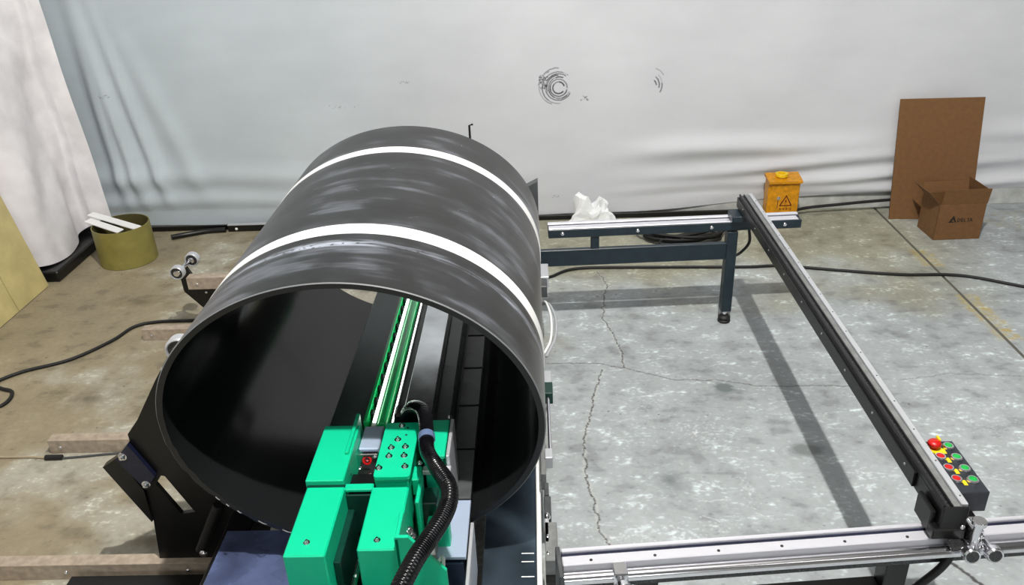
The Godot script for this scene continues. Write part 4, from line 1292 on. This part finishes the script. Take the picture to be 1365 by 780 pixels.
	for j in 13:
		var row := PackedVector3Array()
		for i in 28:
			var th := PI * j / 12.0 * 0.56
			var ph := TAU * i / 28.0
			var dvec := Vector3(sin(th) * cos(ph), cos(th), sin(th) * sin(ph))
			var r := 1.0 + 0.5 * fn.get_noise_3dv(dvec * 0.32) + 0.16 * fn.get_noise_3dv(dvec * 0.9 + Vector3(5, 0, 0))
			var lump := 1.0 - 0.35 * exp(-pow((dvec.x - 0.05) / 0.18, 2.0))
			row.append(Vector3(0.185 * dvec.x * r, maxf(0.002, 0.07 + 0.235 * dvec.y * r * lump - 0.03), 0.11 * dvec.z * r))
		rows.append(row)
	for j in 12:
		for i in 28:
			var i1 := (i + 1) % 28
			var p := [rows[j][i], rows[j][i1], rows[j + 1][i1], rows[j + 1][i]]
			for tr in [[0, 1, 2], [0, 2, 3]]:
				var nn: Vector3 = (p[tr[1]] - p[tr[0]]).cross(p[tr[2]] - p[tr[0]])
				if nn.length() < 1e-9:
					continue
				nn = nn.normalized()
				if nn.dot(p[tr[0]] + p[tr[1]] + p[tr[2]] - Vector3(0, 0.15, 0)) < 0:
					nn = -nn
				bg.tri(p[tr[0]], p[tr[1]], p[tr[2]], nn, nn, nn)
	var bag := part("plastic_bag", bg, M.bag)
	bag.position = Vector3(0.445, 0.0, -6.2)
	tag(bag, "crumpled white plastic bag on the floor by the rear wall", "plastic bag")

func stroke(parent: Node, called: String, a: Vector2, b: Vector2, w: float, z: float, m: Material) -> void:
	var d := (b - a).normalized()
	var o := Vector2(-d.y, d.x) * w * 0.5
	var e := d * w * 0.4
	part(called, flat([a - e + o, b + e + o, b + e - o, a - e - o], 0.0008, z), m, parent)

# ---------------------------------------------------------------- cables
func build_cables() -> void:
	var r := 0.011
	tag(part("floor_cable", cable([Vector3(-0.5, r, -5.0), Vector3(0.02, r, -5.27), Vector3(0.1, r, -5.31), Vector3(0.29, r, -5.43), Vector3(0.78, r, -5.42), Vector3(1.47, r, -5.38), Vector3(1.74, r, -5.38), Vector3(2.13, r, -5.28), Vector3(2.51, r, -5.19), Vector3(2.9, r, -5.15), Vector3(3.23, r, -4.96), Vector3(3.6, r, -4.75), Vector3(4.6, r, -4.6), Vector3(6.2, r, -5.2)], r), M.rubber), "long black cable running across the floor behind the rear rail", "cable")
	tag(part("floor_cable", cable([Vector3(-1.3, r, -4.85), Vector3(-1.9, r, -4.83), Vector3(-2.3, r, -4.79), Vector3(-2.55, r, -4.78), Vector3(-2.68, r, -4.72), Vector3(-2.75, r, -4.54), Vector3(-2.91, r, -4.32), Vector3(-3.14, r, -4.19), Vector3(-3.24, r, -4.07), Vector3(-3.17, r, -4.01), Vector3(-3.08, r, -3.97), Vector3(-3.05, r, -3.87), Vector3(-3.10, r, -3.80), Vector3(-3.3, r, -3.74)], r), M.rubber), "black cable curving over the brown floor left of the pipe", "cable")
	var cd := thing("beige_cord", "thin beige cord with black connector on the left floor", "cord")
	part("cord", cable([Vector3(-3.1, 0.007, -3.38), Vector3(-2.8, 0.007, -3.365), Vector3(-2.62, 0.007, -3.36), Vector3(-2.53, 0.007, -3.345)], 0.006), M.beige, cd)
	part("cord", cable([Vector3(-2.47, 0.007, -3.345), Vector3(-2.37, 0.007, -3.355), Vector3(-2.24, 0.007, -3.372), Vector3(-2.1, 0.007, -3.382), Vector3(-1.8, 0.007, -3.37)], 0.006), M.grey, cd)
	part("connector", rod(Vector3(-2.55, 0.014, -3.345), Vector3(-2.46, 0.014, -3.345), 0.014), M.rubber, cd)
	tag(part("thin_wire", cable([Vector3(-2.12, 0.004, -3.98), Vector3(-2.0, 0.004, -4.02), Vector3(-1.9, 0.004, -3.94), Vector3(-1.6, 0.004, -3.9)], 0.005), M.white), "thin white wire on the floor left of the pipe", "wire")
	tag(part("thin_wire", cable([Vector3(-1.88, 0.004, -3.60), Vector3(-1.98, 0.004, -3.58), Vector3(-1.98, 0.004, -3.5), Vector3(-1.88, 0.004, -3.49), Vector3(-1.75, 0.004, -3.49)], 0.005), M.grey), "thin grey looped wire on the floor beside the roller arm", "wire")
	tag(part("wall_hose", cable([Vector3(-3.0, 0.03, -6.2), Vector3(-2.9, 0.022, -6.27), Vector3(-2.75, 0.022, -6.33), Vector3(-2.6, 0.022, -6.35)], 0.022), M.black), "black hose lying between the olive drum and the steel bar", "hose")
	# coil behind the rear rail
	var pts := []
	for k in 92:
		var a := TAU * k / 13.0
		var q := 0.235 + 0.035 * sin(k * 0.77)
		pts.append(Vector3(1.13 + cos(a) * q * 1.2 + 0.02 * sin(k * 0.4), 0.012 + 0.011 * (k / 13.0) + 0.010 * absf(sin(k * 2.3)), -5.96 + sin(a) * q * 0.66))
	pts.append(Vector3(0.95, 0.05, -5.80))
	pts.append(Vector3(1.05, 0.03, -5.74))
	pts.append(Vector3(1.2, 0.014, -5.76))
	tag(part("cable_coil", cable(pts, 0.0115), M.rubber), "coil of black cable lying behind the rear rail frame", "cable coil")
	tag(part("hanging_cable", cable([Vector3(1.275, 0.70, -4.67), Vector3(1.288, 0.64, -4.70), Vector3(1.305, 0.57, -4.70), Vector3(1.308, 0.50, -4.70), Vector3(1.265, 0.44, -4.70), Vector3(1.20, 0.38, -4.70), Vector3(1.185, 0.2, -4.70), Vector3(1.19, 0.012, -4.72)], 0.009), M.rubber), "black cable hanging down behind the rear rail leg", "cable")
	tag(part("wall_cable", cable([Vector3(2.06, 0.05, -6.30), Vector3(2.2, 0.058, -6.36), Vector3(2.48, 0.077, -6.37), Vector3(2.75, 0.097, -6.37), Vector3(3.1, 0.11, -6.38)], 0.013), M.rubber), "black cable from the yellow electrical box along the wall foot", "cable")
	tag(part("drop_cable", cable([Vector3(1.285, 0.70, -1.965), Vector3(1.276, 0.645, -1.955), Vector3(1.245, 0.59, -1.945), Vector3(1.195, 0.513, -1.95), Vector3(1.12, 0.38, -1.97), Vector3(1.0, 0.2, -2.0), Vector3(0.7, 0.02, -2.05)], 0.013), M.rubber), "thick black cable dropping below the front guide rail", "cable")
